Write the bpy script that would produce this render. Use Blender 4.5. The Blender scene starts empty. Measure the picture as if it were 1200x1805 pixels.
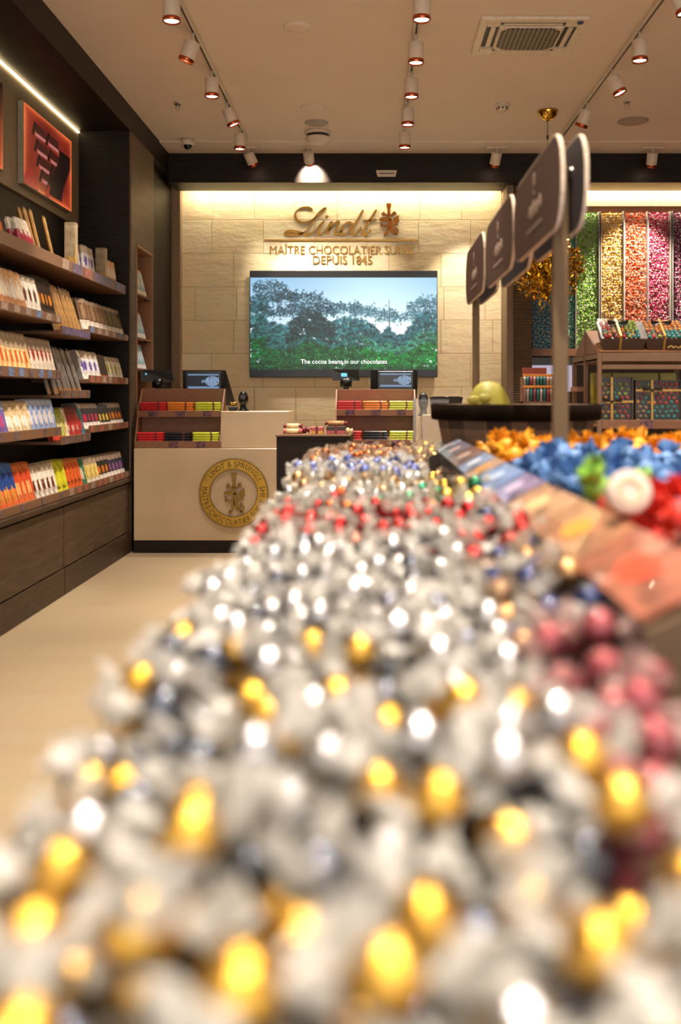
import bpy, math, random
import numpy as np
from mathutils import Vector, Matrix

# ------------------------------------------------------------------ camera, world, exposure
SC = bpy.context.scene
COL = SC.collection
EYE = 1.25            # camera height
F = 1755.0            # focal length in pixels of the 1200 x 1805 frame
VX, VY = 655.0, 698.0 # vanishing point of the room's depth in the frame
cd = bpy.data.cameras.new('camera')
cam = bpy.data.objects.new('camera', cd); COL.objects.link(cam)
cam.location = (0, 0, EYE); cam.rotation_euler = (math.pi/2, 0, 0)
cd.sensor_fit = 'VERTICAL'; cd.sensor_height = 36.0; cd.sensor_width = 24.0
cd.lens = 36.0*F/1805.0
cd.shift_x = -(VX-600)/1805.0; cd.shift_y = -(902.5-VY)/1805.0
cd.clip_start = 0.02; cd.clip_end = 60
cd.dof.use_dof = True; cd.dof.focus_distance = 8.6; cd.dof.aperture_fstop = 2.0
SC.camera = cam
SC.view_settings.view_transform = 'Standard'; SC.view_settings.look = 'None'
SC.view_settings.gamma = 1; SC.view_settings.use_curve_mapping = False
SC.view_settings.exposure = 0.15
w = bpy.data.worlds.new('world'); SC.world = w; w.use_nodes = True
w.node_tree.nodes['Background'].inputs[0].default_value = (1.0, 0.93, 0.85, 1)
w.node_tree.nodes['Background'].inputs[1].default_value = 2.4
try:
    SC.cycles.max_bounces = 8; SC.cycles.diffuse_bounces = 4; SC.cycles.glossy_bounces = 4
    SC.cycles.transparent_max_bounces = 16; SC.cycles.transmission_bounces = 4
    SC.cycles.caustics_reflective = False; SC.cycles.caustics_refractive = False
    SC.cycles.sample_clamp_indirect = 6.0; SC.cycles.use_denoising = True
except Exception: pass
SPOT_W = 165.0
WARM = (1.0, 0.86, 0.70)

def P(px, py, Y):
    return ((px-VX)*Y/F, Y, EYE-(py-VY)*Y/F)
def X_(px, Y): return (px-VX)*Y/F
def Z_(py, Y): return EYE-(py-VY)*Y/F

# ------------------------------------------------------------------ materials
def lin(c):
    if isinstance(c, str):
        c = [int(c[i:i+2], 16)/255 for i in (0, 2, 4)]
    return tuple(((x/12.92) if x <= .04045 else ((x+.055)/1.055)**2.4) for x in c[:3])
def new_mat(name):
    m = bpy.data.materials.new(name); m.use_nodes = True
    nt = m.node_tree; b = nt.nodes['Principled BSDF']
    return m, nt, b
def mat(name, col, rough=.5, metal=0, var=.06, scale=30, bump=0, bscale=80, coords='Object', stretch=(1, 1, 1), alpha=1, spec=.5, coat=0):
    m, nt, b = new_mat(name)
    c = lin(col); N = nt.nodes; L = nt.links
    tc = N.new('ShaderNodeTexCoord'); mp = N.new('ShaderNodeMapping'); mp.inputs['Scale'].default_value = stretch
    L.new(tc.outputs[coords], mp.inputs[0])
    no = N.new('ShaderNodeTexNoise'); no.inputs['Scale'].default_value = scale; no.inputs['Detail'].default_value = 4
    L.new(mp.outputs[0], no.inputs['Vector'])
    r = N.new('ShaderNodeValToRGB'); r.color_ramp.elements[0].position = .3; r.color_ramp.elements[1].position = .7
    r.color_ramp.elements[0].color = (*[max(0, x*(1-var*2)) for x in c], 1)
    r.color_ramp.elements[1].color = (*[min(1, x*(1+var*2)) for x in c], 1)
    L.new(no.outputs['Fac'], r.inputs[0]); L.new(r.outputs[0], b.inputs['Base Color'])
    b.inputs['Roughness'].default_value = rough; b.inputs['Metallic'].default_value = metal
    b.inputs['Alpha'].default_value = alpha
    b.inputs['Specular IOR Level'].default_value = spec
    b.inputs['Coat Weight'].default_value = coat
    if bump:
        n2 = N.new('ShaderNodeTexNoise'); n2.inputs['Scale'].default_value = bscale; n2.inputs['Detail'].default_value = 5
        L.new(mp.outputs[0], n2.inputs['Vector'])
        bp = N.new('ShaderNodeBump'); bp.inputs['Strength'].default_value = bump; bp.inputs['Distance'].default_value = .01
        L.new(n2.outputs['Fac'], bp.inputs['Height']); L.new(bp.outputs[0], b.inputs['Normal'])
    return m
def emit(name, col, s):
    m, nt, b = new_mat(name)
    b.inputs['Base Color'].default_value = (*lin(col), 1)
    b.inputs['Emission Color'].default_value = (*lin(col), 1); b.inputs['Emission Strength'].default_value = s
    return m
def painted(name, s, rough=.3):
    m, nt, b = new_mat(name)
    a = nt.nodes.new('ShaderNodeVertexColor'); a.layer_name = 'Col'
    b.inputs['Base Color'].default_value = (0.01, .01, .01, 1)
    nt.links.new(a.outputs[0], b.inputs['Emission Color']); b.inputs['Emission Strength'].default_value = s
    b.inputs['Roughness'].default_value = rough
    return m
def wood(name, c1, c2, vec, rough=.45, scale=14, coat=0):
    m, nt, b = new_mat(name); N = nt.nodes; L = nt.links
    tc = N.new('ShaderNodeTexCoord'); mp = N.new('ShaderNodeMapping'); mp.inputs['Scale'].default_value = vec
    no = N.new('ShaderNodeTexNoise'); no.inputs['Scale'].default_value = scale; no.inputs['Detail'].default_value = 6; no.inputs['Distortion'].default_value = .6
    r = N.new('ShaderNodeValToRGB'); r.color_ramp.elements[0].position = .35; r.color_ramp.elements[1].position = .68
    r.color_ramp.elements[0].color = (*lin(c1), 1); r.color_ramp.elements[1].color = (*lin(c2), 1)
    L.new(tc.outputs['Object'], mp.inputs[0]); L.new(mp.outputs[0], no.inputs['Vector']); L.new(no.outputs['Fac'], r.inputs[0])
    L.new(r.outputs[0], b.inputs['Base Color']); b.inputs['Roughness'].default_value = rough; b.inputs['Specular IOR Level'].default_value = .22
    bp = N.new('ShaderNodeBump'); bp.inputs['Strength'].default_value = .25; bp.inputs['Distance'].default_value = .004
    L.new(no.outputs['Fac'], bp.inputs['Height']); L.new(bp.outputs[0], b.inputs['Normal'])
    return m
def pack_mat(name, top, mid, bot, blob, z1=.28, z2=.72, bc=(.5, .45), br=(.34, .2), metal=0):
    """printed carton: three bands up the face with a ragged printed picture"""
    m, nt, b = new_mat(name); N = nt.nodes; L = nt.links
    tc = N.new('ShaderNodeTexCoord'); sp = N.new('ShaderNodeSeparateXYZ'); L.new(tc.outputs['Generated'], sp.inputs[0])
    r = N.new('ShaderNodeValToRGB'); cr = r.color_ramp; cr.interpolation = 'CONSTANT'
    cr.elements[0].position = 0; cr.elements[0].color = (*lin(bot), 1)
    cr.elements[1].position = z1; cr.elements[1].color = (*lin(mid), 1)
    e = cr.elements.new(z2); e.color = (*lin(top), 1)
    e = cr.elements.new(.93); e.color = (*[x*.75 for x in lin(top)], 1)
    L.new(sp.outputs[2], r.inputs[0])
    def math_(op, a, bb=None):
        n = N.new('ShaderNodeMath'); n.operation = op
        for i, v in enumerate((a, bb)):
            if v is None: continue
            if isinstance(v, (int, float)): n.inputs[i].default_value = v
            else: L.new(v, n.inputs[i])
        return n.outputs[0]
    dx = math_('DIVIDE', math_('SUBTRACT', sp.outputs[1], bc[0]), br[0]*.9)
    dz = math_('DIVIDE', math_('SUBTRACT', sp.outputs[2], bc[1]), br[1]*1.25)
    d = math_('ADD', math_('MULTIPLY', dx, dx), math_('MULTIPLY', dz, dz))
    no = N.new('ShaderNodeTexNoise'); no.inputs['Scale'].default_value = 7; no.inputs['Detail'].default_value = 3
    L.new(tc.outputs['Generated'], no.inputs['Vector'])
    d2 = math_('ADD', d, math_('MULTIPLY', math_('SUBTRACT', no.outputs['Fac'], .5), 5.5))
    k = math_('LESS_THAN', d2, 1.0)
    mx = N.new('ShaderNodeMix'); mx.data_type = 'RGBA'; L.new(k, mx.inputs[0])
    L.new(r.outputs[0], mx.inputs[6]); mx.inputs[7].default_value = (*lin(blob), 1)
    n3 = N.new('ShaderNodeTexNoise'); n3.inputs['Scale'].default_value = 6; n3.inputs['Detail'].default_value = 3; L.new(tc.outputs['Generated'], n3.inputs['Vector'])
    r3 = N.new('ShaderNodeValToRGB'); r3.color_ramp.elements[0].position = .38; r3.color_ramp.elements[1].position = .6; r3.color_ramp.elements[0].color = (.55, .5, .48, 1); r3.color_ramp.elements[1].color = (1, 1, 1, 1); L.new(n3.outputs['Fac'], r3.inputs[0])
    m3 = N.new('ShaderNodeMix'); m3.data_type = 'RGBA'; m3.blend_type = 'MULTIPLY'; m3.inputs[0].default_value = .8; L.new(mx.outputs[2], m3.inputs[6]); L.new(r3.outputs[0], m3.inputs[7])
    L.new(m3.outputs[2], b.inputs['Base Color']); b.inputs['Roughness'].default_value = .35; b.inputs['Metallic'].default_value = metal
    return m

# ------------------------------------------------------------------ mesh helpers
class MB:
    def __init__(s): s.v = []; s.f = []; s.mi = []; s.sm = []
    def add(s, vs, fs, mi=0, smooth=False, M=None):
        o = len(s.v)
        if M is not None: vs = [tuple(M @ Vector(p)) for p in vs]
        s.v += [tuple(p) for p in vs]; s.f += [tuple(i+o for i in f) for f in fs]
        s.mi += [mi]*len(fs); s.sm += [smooth]*len(fs); return s
    def box(s, x0, x1, y0, y1, z0, z1, mi=0, bev=0, M=None):
        if x0 > x1: x0, x1 = x1, x0
        if y0 > y1: y0, y1 = y1, y0
        if z0 > z1: z0, z1 = z1, z0
        b = min(bev, (x1-x0)*.45, (y1-y0)*.45, (z1-z0)*.45)
        if b <= 0:
            vs = [(x, y, z) for z in (z0, z1) for y in (y0, y1) for x in (x0, x1)]
            fs = [(0, 2, 3, 1), (4, 5, 7, 6), (0, 1, 5, 4), (2, 6, 7, 3), (0, 4, 6, 2), (1, 3, 7, 5)]
            return s.add(vs, fs, mi, False, M)
        # chamfered box: 24 vertices
        vs = []; idx = {}
        for ix, x in ((0, x0), (1, x1)):
            for iy, y in ((0, y0), (1, y1)):
                for iz, z in ((0, z0), (1, z1)):
                    sx, sy, sz = (1-2*ix)*b, (1-2*iy)*b, (1-2*iz)*b
                    idx[ix, iy, iz, 0] = len(vs); vs.append((x, y+sy, z+sz))
                    idx[ix, iy, iz, 1] = len(vs); vs.append((x+sx, y, z+sz))
                    idx[ix, iy, iz, 2] = len(vs); vs.append((x+sx, y+sy, z))
        fs = []
        for a in (0, 1): 
            q = [(a, 0, 0), (a, 1, 0), (a, 1, 1), (a, 0, 1)]
            f = [idx[k+(0,)] for k in q]; fs.append(f if a else f[::-1])
            q = [(0, a, 0), (1, a, 0), (1, a, 1), (0, a, 1)]
            f = [idx[k+(1,)] for k in q]; fs.append(f[::-1] if a else f)
            q = [(0, 0, a), (1, 0, a), (1, 1, a), (0, 1, a)]
            f = [idx[k+(2,)] for k in q]; fs.append(f if a else f[::-1])
        for a in (0, 1):
            for c in (0, 1):
                fs.append([idx[0, a, c, 1], idx[1, a, c, 1], idx[1, a, c, 2], idx[0, a, c, 2]])
                fs.append([idx[a, 0, c, 0], idx[a, 1, c, 0], idx[a, 1, c, 2], idx[a, 0, c, 2]])
                fs.append([idx[a, c, 0, 0], idx[a, c, 1, 0], idx[a, c, 1, 1], idx[a, c, 0, 1]])
        for k in [(i, j, l) for i in (0, 1) for j in (0, 1) for l in (0, 1)]:
            fs.append([idx[k+(0,)], idx[k+(1,)], idx[k+(2,)]])
        return s.add(vs, fs, mi, False, M)
    def lathe(s, prof, seg=24, mi=0, M=None, smooth=True, cap=True):
        vs = []; fs = []
        for r, z in prof:
            for i in range(seg):
                a = 2*math.pi*i/seg; vs.append((r*math.cos(a), r*math.sin(a), z))
        for k in range(len(prof)-1):
            for i in range(seg):
                j = (i+1) % seg; fs.append((k*seg+i, k*seg+j, (k+1)*seg+j, (k+1)*seg+i))
        if cap:
            fs.append(tuple(range(seg))[::-1]); fs.append(tuple((len(prof)-1)*seg+i for i in range(seg)))
        return s.add(vs, fs, mi, smooth, M)
    def cyl(s, p, q, r, seg=14, mi=0, r2=None, smooth=True):
        p = Vector(p); q = Vector(q); d = q-p
        M = Matrix.Translation(p) @ d.to_track_quat('Z', 'Y').to_matrix().to_4x4()
        return s.lathe([(r, 0), (r2 if r2 is not None else r, d.length)], seg, mi, M, smooth)
    def tube(s, pts, r, seg=6, mi=0):
        for a, b in zip(pts, pts[1:]): s.cyl(a, b, r, seg, mi)
        return s
    def ball(s, c, r, mi=0, seg=14, rings=8, sc=(1, 1, 1), M=None):
        pr = [(max(1e-4, math.sin(math.pi*k/rings)), -math.cos(math.pi*k/rings)) for k in range(rings+1)]
        T = Matrix.Translation(Vector(c)) @ Matrix.Diagonal((r*sc[0], r*sc[1], r*sc[2], 1))
        if M is not None: T = M @ T
        return s.lathe(pr, seg, mi, T, True, False)
    def prism(s, poly, x0, x1, axis='x', mi=0, M=None):
        """poly in the other two axes, extruded along axis"""
        n = len(poly); vs = []
        for x in (x0, x1):
            for a, b in poly:
                vs.append({'x': (x, a, b), 'y': (a, x, b), 'z': (a, b, x)}[axis])
        fs = [tuple(range(n))[::-1], tuple(range(n, 2*n))]
        fs += [(i, (i+1) % n, n+(i+1) % n, n+i) for i in range(n)]
        return s.add(vs, fs, mi, False, M)
    def build(s, name, m, parent=None, **kw):
        me = bpy.data.meshes.new(name)
        v = np.array(s.v, dtype=np.float64)
        if parent is None:
            o0 = Vector(((v[:, 0].min()+v[:, 0].max())/2, (v[:, 1].min()+v[:, 1].max())/2, v[:, 2].min()))
            off = o0
        else:
            o0 = Vector((0, 0, 0)); off = Vector(parent['_w']) if '_w' in parent else Vector((0, 0, 0))
        v = v - np.array(off)
        me.from_pydata(v.tolist(), [], s.f)
        ms = m if isinstance(m, (list, tuple)) else [m]
        for x in ms: me.materials.append(x)
        me.polygons.foreach_set('material_index', s.mi)
        me.polygons.foreach_set('use_smooth', s.sm)
        me.update()
        o = bpy.data.objects.new(name, me); COL.objects.link(o)
        if parent is not None: o.parent = parent; o['_w'] = list(off)
        else: o.location = o0; o['_w'] = list(o0)
        setp(o, **kw)
        return o
ALLW = []
def setp(o, label=None, cat=None, group=None, kind=None):
    if label: o['label'] = label
    if cat: o['category'] = cat
    if group: o['group'] = group
    if kind: o['kind'] = kind
    return o
def root(name, loc, label, cat, group=None):
    o = bpy.data.objects.new(name, None); COL.objects.link(o); o.location = loc; o['_w'] = list(loc)
    o.empty_display_size = .05
    return setp(o, label, cat, group)
def copy_tree(o, label=None, loc=None, rot=None, group=None):
    c = o.copy(); COL.objects.link(c)
    if loc is not None: c.location = loc
    if rot is not None: c.rotation_euler = rot
    if label: c['label'] = label
    if group: c['group'] = group
    for ch in [k for k in KIDS.get(o.name, [])]:
        d = ch.copy(); COL.objects.link(d); d.parent = c
        for g in KIDS.get(ch.name, []):
            e = g.copy(); COL.objects.link(e); e.parent = d
    return c
KIDS = {}
def remember(o):
    KIDS[o.name] = [c for c in bpy.data.objects if c.parent == o]
    for c in KIDS[o.name]: KIDS[c.name] = [g for g in bpy.data.objects if g.parent == c]
    return o
def struct(name, mb, m): return mb.build(name, m, kind='structure')
def aim(loc, tgt):
    return (Vector(tgt)-Vector(loc)).to_track_quat('-Z', 'Y').to_euler()
def text_mesh(txt, extr=0.0, cache={}):
    if (txt, extr) in cache: return cache[txt, extr]
    cu = bpy.data.curves.new('t', 'FONT'); cu.body = txt; cu.extrude = extr; cu.resolution_u = 3
    ob = bpy.data.objects.new('t', cu); COL.objects.link(ob)
    bpy.context.view_layer.update()
    dg = bpy.context.evaluated_depsgraph_get()
    me = bpy.data.meshes.new_from_object(ob.evaluated_get(dg))
    vs = [tuple(v.co) for v in me.vertices]; fs = [tuple(p.vertices) for p in me.polygons]
    bpy.data.objects.remove(ob); bpy.data.curves.remove(cu); bpy.data.meshes.remove(me)
    cache[txt, extr] = (vs, fs); return vs, fs
def put_text(mb, txt, x0, x1, z0, z1, y, depth, mi=0):
    """upright text facing -Y filling x0..x1, caps z0..z1"""
    vs, fs = text_mesh(txt, .05)
    xs = [p[0] for p in vs]; capv, _ = text_mesh('E', .05)
    ct = max(p[1] for p in capv); a, b = min(xs), max(xs)
    out = [(x0+(p[0]-a)/(b-a)*(x1-x0), y-(p[2]+.05)/.1*depth, z0+p[1]/ct*(z1-z0)) for p in vs]
    mb.add(out, fs, mi)
def smooth_line(pts, n=8):
    out = []; P_ = [pts[0]]+list(pts)+[pts[-1]]
    for i in range(1, len(P_)-2):
        p0, p1, p2, p3 = [np.array(P_[i+k], float) for k in (-1, 0, 1, 2)]
        for k in range(n):
            t = k/n
            out.append(.5*((2*p1)+(-p0+p2)*t+(2*p0-5*p1+4*p2-p3)*t*t+(-p0+3*p1-3*p2+p3)*t**3))
    out.append(np.array(pts[-1], float)); return out
def stroke(mb, pts, wmax, wmin, tf, depth, pen=math.radians(-40), mi=0):
    """calligraphic stroke; tf maps (u,v,d)->xyz, d = depth towards viewer"""
    L = smooth_line(pts); n = len(L); vs = []
    for i, p in enumerate(L):
        d = L[min(i+1, n-1)]-L[max(i-1, 0)]; l = np.hypot(*d)+1e-9; d = d/l
        nrm = np.array((-d[1], d[0])); ang = math.atan2(d[1], d[0])
        w_ = wmin+(wmax-wmin)*abs(math.sin(ang-pen)); e = min(1, .35+min(i, n-1-i)/4)
        a = p+nrm*w_*.5*e; b = p-nrm*w_*.5*e
        vs += [tf(a[0], a[1], depth), tf(b[0], b[1], depth), tf(b[0], b[1], 0), tf(a[0], a[1], 0)]
    fs = []
    for i in range(n-1):
        o = i*4
        for k in range(4):
            j = (k+1) % 4; fs.append((o+k, o+j, o+4+j, o+4+k))
    fs += [(0, 1, 2, 3), tuple((n-1)*4+k for k in (3, 2, 1, 0))]
    mb.add(vs, fs, mi)
def flat(mb, poly, tf, depth, mi=0):
    n = len(poly); vs = [tf(a, b, depth) for a, b in poly]+[tf(a, b, 0) for a, b in poly]
    fs = [tuple(range(n)), tuple(range(n, 2*n))[::-1]]+[(i, (i+1) % n, n+(i+1) % n, n+i) for i in range(n)]
    mb.add(vs, fs, mi)
def picture(name, img, tf, m, parent):
    """img H x W x 3 sRGB 0..1, tf(u,v) -> xyz with v downwards"""
    H, W = img.shape[:2]; uu, vv = np.meshgrid(np.linspace(0, 1, W), np.linspace(0, 1, H))
    vs = [tf(u, v) for u, v in zip(uu.ravel(), vv.ravel())]
    off = Vector(parent['_w']); vs = [tuple(Vector(p)-off) for p in vs]
    fs = [(r*W+c, (r+1)*W+c, (r+1)*W+c+1, r*W+c+1) for r in range(H-1) for c in range(W-1)]
    me = bpy.data.meshes.new(name); me.from_pydata(vs, [], fs)
    L_ = np.where(img <= .04045, img/12.92, ((img+.055)/1.055)**2.4)
    at = me.color_attributes.new('Col', 'FLOAT_COLOR', 'POINT')
    buf = np.ones((H*W, 4), np.float32); buf[:, :3] = L_.reshape(-1, 3)
    at.data.foreach_set('color', buf.ravel()); me.materials.append(m)
    o = bpy.data.objects.new(name, me); COL.objects.link(o); o.parent = parent; o['_w'] = list(off)
    return o
R = random.Random(7)
NP = np.random.RandomState(5)
# ------------------------------------------------------------------ materials in use
M_dark = wood('dark_oak', '140d09', '261a13', (1, 1, 14), .5, 5)
M_darkpanel = wood('dark_oak_panel', '3a2b20', '4c3a2d', (2, 2, 14), .45, 4)
M_drawer = wood('brown_oak_front', '47382c', '5a4839', (6, 1.2, 9), .5, 4)
M_colface = wood('taupe_laminate', '5c4c3e', '6b5949', (1, 1, 6), .5, 3)
M_brown = mat('brown_powder_coated_metal', '7d5a42', .45, 0, .03)
M_brown2 = mat('mid_brown_board', '84583e', .5, 0, .04)
M_tan = mat('tan_lining', '96694a', .5, 0, .04)
M_beigeback = mat('beige_back_panel', '8d7d66', .55, 0, .04, 4)
M_cream = mat('cream_stone_counter', 'c2aa8a', .3, 0, .05, 2.2, .03, 8)
M_black = mat('black_plastic', '0d0d0e', .35, 0, .1)
M_darkgrey = mat('dark_grey_plastic', '26282b', .3, 0, .1)
M_white = mat('white_paint', 'dccfbe', .4, 0, .02)
M_gold = mat('brushed_gold', 'c99a4a', .28, 1, .06)
M_brass = mat('antique_brass', 'b08a3c', .32, 1, .08)
M_bronze = mat('bronze_relief', '8a6c33', .4, .8, .08)
M_chrome = mat('steel', 'b8b4ac', .25, 1, .03)
M_tag = mat('price_ticket', '6d5a5a', .4, 0, .35, 60)
M_tagr = mat('red_price_ticket', 'a4604f', .4, 0, .4, 60)
M_tagb = mat('blue_price_ticket', '6f7fa6', .4, 0, .3, 60)
M_tagp = mat('plum_price_ticket', '5c3540', .4, 0, .5, 50)
M_tagc = mat('beige_price_ticket', 'a98f7c', .4, 0, .3, 60)
M_purple = mat('purple_label_strip', '6b5878', .4, 0, .3, 30)
M_copper = mat('copper_ring', 'c0603c', .25, 1, .03)

def stone_mat():
    m, nt, b = new_mat('limestone_blocks'); N = nt.nodes; L = nt.links
    tc = N.new('ShaderNodeTexCoord'); sp = N.new('ShaderNodeSeparateXYZ'); cb = N.new('ShaderNodeCombineXYZ')
    L.new(tc.outputs['Object'], sp.inputs[0]); L.new(sp.outputs[0], cb.inputs[0]); L.new(sp.outputs[2], cb.inputs[1])
    br = N.new('ShaderNodeTexBrick'); L.new(cb.outputs[0], br.inputs['Vector'])
    br.inputs['Scale'].default_value = 1; br.inputs['Brick Width'].default_value = .52; br.inputs['Row Height'].default_value = .335
    br.inputs['Mortar Size'].default_value = .005; br.inputs['Mortar Smooth'].default_value = .6; br.inputs['Bias'].default_value = 0
    br.offset_frequency = 2; br.offset = .43; br.squash = .8; br.squash_frequency = 3
    br.inputs['Color1'].default_value = (*lin('efdfbd'), 1); br.inputs['Color2'].default_value = (*lin('e6d2a9'), 1); br.inputs['Mortar'].default_value = (*lin('d6bd8f'), 1)
    no = N.new('ShaderNodeTexNoise'); no.inputs['Scale'].default_value = 5; no.inputs['Detail'].default_value = 9; no.inputs['Roughness'].default_value = .62
    mp = N.new('ShaderNodeMapping'); mp.inputs['Scale'].default_value = (1, 1, 2.2); L.new(tc.outputs['Object'], mp.inputs[0]); L.new(mp.outputs[0], no.inputs['Vector'])
    mx = N.new('ShaderNodeMix'); mx.data_type = 'RGBA'; mx.blend_type = 'MULTIPLY'; mx.inputs[0].default_value = .22
    L.new(br.outputs['Color'], mx.inputs[6]); L.new(no.outputs['Color'], mx.inputs[7])
    g = N.new('ShaderNodeHueSaturation'); g.inputs['Value'].default_value = 1.2; L.new(mx.outputs[2], g.inputs['Color'])
    L.new(g.outputs[0], b.inputs['Base Color']); b.inputs['Roughness'].default_value = .8
    ad = N.new('ShaderNodeMath'); ad.operation = 'MULTIPLY_ADD'; L.new(br.outputs['Fac'], ad.inputs[0]); ad.inputs[1].default_value = -.6; L.new(no.outputs['Fac'], ad.inputs[2])
    bp = N.new('ShaderNodeBump'); bp.inputs['Strength'].default_value = .7; bp.inputs['Distance'].default_value = .02
    L.new(ad.outputs[0], bp.inputs['Height']); L.new(bp.outputs[0], b.inputs['Normal'])
    return m
def floor_mat():
    m, nt, b = new_mat('beige_floor_tiles'); N = nt.nodes; L = nt.links
    tc = N.new('ShaderNodeTexCoord')
    br = N.new('ShaderNodeTexBrick'); L.new(tc.outputs['Object'], br.inputs['Vector'])
    br.inputs['Scale'].default_value = 1; br.inputs['Brick Width'].default_value = 1.2; br.inputs['Row Height'].default_value = .6; br.inputs['Mortar Size'].default_value = .004
    br.inputs['Color1'].default_value = (*lin('aa977c'), 1); br.inputs['Color2'].default_value = (*lin('a69277'), 1); br.inputs['Mortar'].default_value = (*lin('a38d70'), 1)
    no = N.new('ShaderNodeTexNoise'); no.inputs['Scale'].default_value = 3; no.inputs['Detail'].default_value = 5
    mp = N.new('ShaderNodeMapping'); mp.inputs['Scale'].default_value = (.5, 3, 1); L.new(tc.outputs['Object'], mp.inputs[0]); L.new(mp.outputs[0], no.inputs['Vector'])
    mx = N.new('ShaderNodeMix'); mx.data_type = 'RGBA'; mx.blend_type = 'MULTIPLY'; mx.inputs[0].default_value = .12
    L.new(br.outputs['Color'], mx.inputs[6]); L.new(no.outputs['Color'], mx.inputs[7]); L.new(mx.outputs[2], b.inputs['Base Color'])
    b.inputs['Roughness'].default_value = .42
    return m
def wavy_mat():
    m, nt, b = new_mat('carved_wave_panel'); N = nt.nodes; L = nt.links
    tc = N.new('ShaderNodeTexCoord'); mp = N.new('ShaderNodeMapping'); mp.inputs['Scale'].default_value = (1.2, 1, 6)
    L.new(tc.outputs['Object'], mp.inputs[0])
    wv = N.new('ShaderNodeTexWave'); wv.bands_direction = 'Z'; wv.inputs['Scale'].default_value = 2.5; wv.inputs['Distortion'].default_value = 3.5; wv.inputs['Detail'].default_value = 2
    L.new(mp.outputs[0], wv.inputs['Vector'])
    r = N.new('ShaderNodeValToRGB'); r.color_ramp.elements[0].color = (*lin('57432f'), 1); r.color_ramp.elements[1].color = (*lin('78604a'), 1)
    L.new(wv.outputs['Fac'], r.inputs[0]); L.new(r.outputs[0], b.inputs['Base Color']); b.inputs['Roughness'].default_value = .6
    bp = N.new('ShaderNodeBump'); bp.inputs['Distance'].default_value = .01; L.new(wv.outputs['Fac'], bp.inputs['Height']); L.new(bp.outputs[0], b.inputs['Normal'])
    return m
M_ceil = mat('ceiling_paint', 'e6d7ca', .8, 0, .01, 2)
# ------------------------------------------------------------------ the setting
ZC = 3.57
struct('floor', MB().box(-2.45, 5.1, -3, 10.15, -.12, 0), floor_mat())
struct('ceiling', MB().box(-2.45, 5.1, -3, 10.15, ZC, ZC+.12), M_ceil)
struct('trim_1', MB().box(-1.93, 5, 9.05, 9.47, ZC-.012, ZC), M_ceil)
struct('wall_back', MB().box(-1.994, 1.30, 10.0, 10.15, 0, ZC), stone_mat())
struct('wall_left', MB().box(-2.45, -2.37, -3, 10.15, 0, ZC), M_dark)
struct('wall_right', MB().box(5.0, 5.1, -3, 10.15, 0, ZC), M_colface)
struct('trim_2', MB().box(-1.93, 5.0, 9.47, 9.86, 3.28, ZC), M_dark)                       # bulkhead at the back
struct('trim_3', MB().box(-2.37, -1.93, -3, 9.86, 3.37, ZC), M_dark)                      # bulkhead over the left wall
struct('trim_4', MB().box(-2.37, -2.345, -3, 7.99, 2.6, 3.37), M_beigeback)
struct('trim_5', MB().box(-2.37, -1.99, 8.82, 9.9, 0, 3.37), M_dark)
struct('trim_6', MB().box(-1.998, -1.905, 9.9, 9.99, 0, 3.57), mat('tan_post', '8f7458', .5))
c = MB()                                                                                  # column with a niche in its aisle face
c.box(-2.37, -1.93, 7.99, 8.16, 0, 3.37, 0); c.box(-2.37, -1.93, 8.75, 8.82, 0, 3.37, 0)
c.box(-2.37, -1.93, 8.16, 8.75, 2.50, 3.37, 0); c.box(-2.37, -1.93, 8.16, 8.75, 0, 1.1, 0); c.box(-2.37, -2.25, 8.16, 8.75, 1.1, 2.5, 0)
struct('wall_column', c, M_colface)
struct('trim_7', MB().box(-2.36, -1.945, 7.972, 7.99, 0, 3.37), M_dark)
n_ = MB()                                                                                 # tan lining of the niche
n_.box(-2.25, -1.925, 8.16, 8.185, 1.1, 2.5); n_.box(-2.25, -1.925, 8.73, 8.75, 1.1, 2.5); n_.box(-2.25, -1.925, 8.16, 8.75, 2.475, 2.5); n_.box(-2.25, -2.24, 8.185, 8.73, 1.1, 2.475)
struct('trim_8', n_, M_tan)
struct('trim_9', MB().box(1.30, 1.362, 9.58, 10.0, 0, 3.28), mat('taupe_post', '7e6750', .5))
struct('trim_10', MB().box(1.362, 1.545, 9.60, 10.0, 0, 3.28), wavy_mat())
struct('wall_far_right', MB().box(1.30, 5.0, 10.02, 10.15, 0, ZC), M_darkpanel)
struct('trim_11', MB().box(1.545, 5.0, 9.93, 10.02, 3.135, 3.30), mat('cream_fascia', 'b9a075', .6))
struct('trim_12', MB().box(1.545, 5.0, 9.88, 10.02, 3.075, 3.135), M_brown2)
struct('trim_13', MB().box(1.545, 5.0, 9.78, 10.02, 1.645, 1.715), M_brown2)

# ------------------------------------------------------------------ lights
def area(name, loc, tgt, sx, sy, watt, col=WARM, spread=180):
    l = bpy.data.lights.new(name, 'AREA'); l.shape = 'RECTANGLE'; l.size = sx; l.size_y = sy; l.energy = watt; l.color = col; l.spread = math.radians(spread)
    o = bpy.data.objects.new(name, l); COL.objects.link(o); o.location = loc; o.rotation_euler = aim(loc, tgt); return o
M_led = emit('warm_led', 'ffe2a8', 9)
def led(name, box, label, loc, tgt, sx, sy, watt, rz=0, col=(1, .87, .62)):
    r = MB().box(*box).build(name, M_led, label=label, cat='light strip')
    a = area(name+'_light', loc, tgt, sx, sy, watt, col); a.rotation_euler.rotate_axis('Z', rz); return r
led('led_strip', (-1.80, 1.28, 9.862, 9.872, 3.30, 3.315), 'warm light strip hidden in the slot above the limestone wall', (-.3, 9.90, 3.34), (-.3, 9.935, 3.0), 3.1, .03, 16)
led('led_strip', (1.56, 4.9, 9.862, 9.872, 3.30, 3.315), 'warm light strip above the wall of coloured sweets on the right', (3.2, 9.89, 3.34), (3.2, 9.92, 3.0), 3.2, .03, 60)
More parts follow.
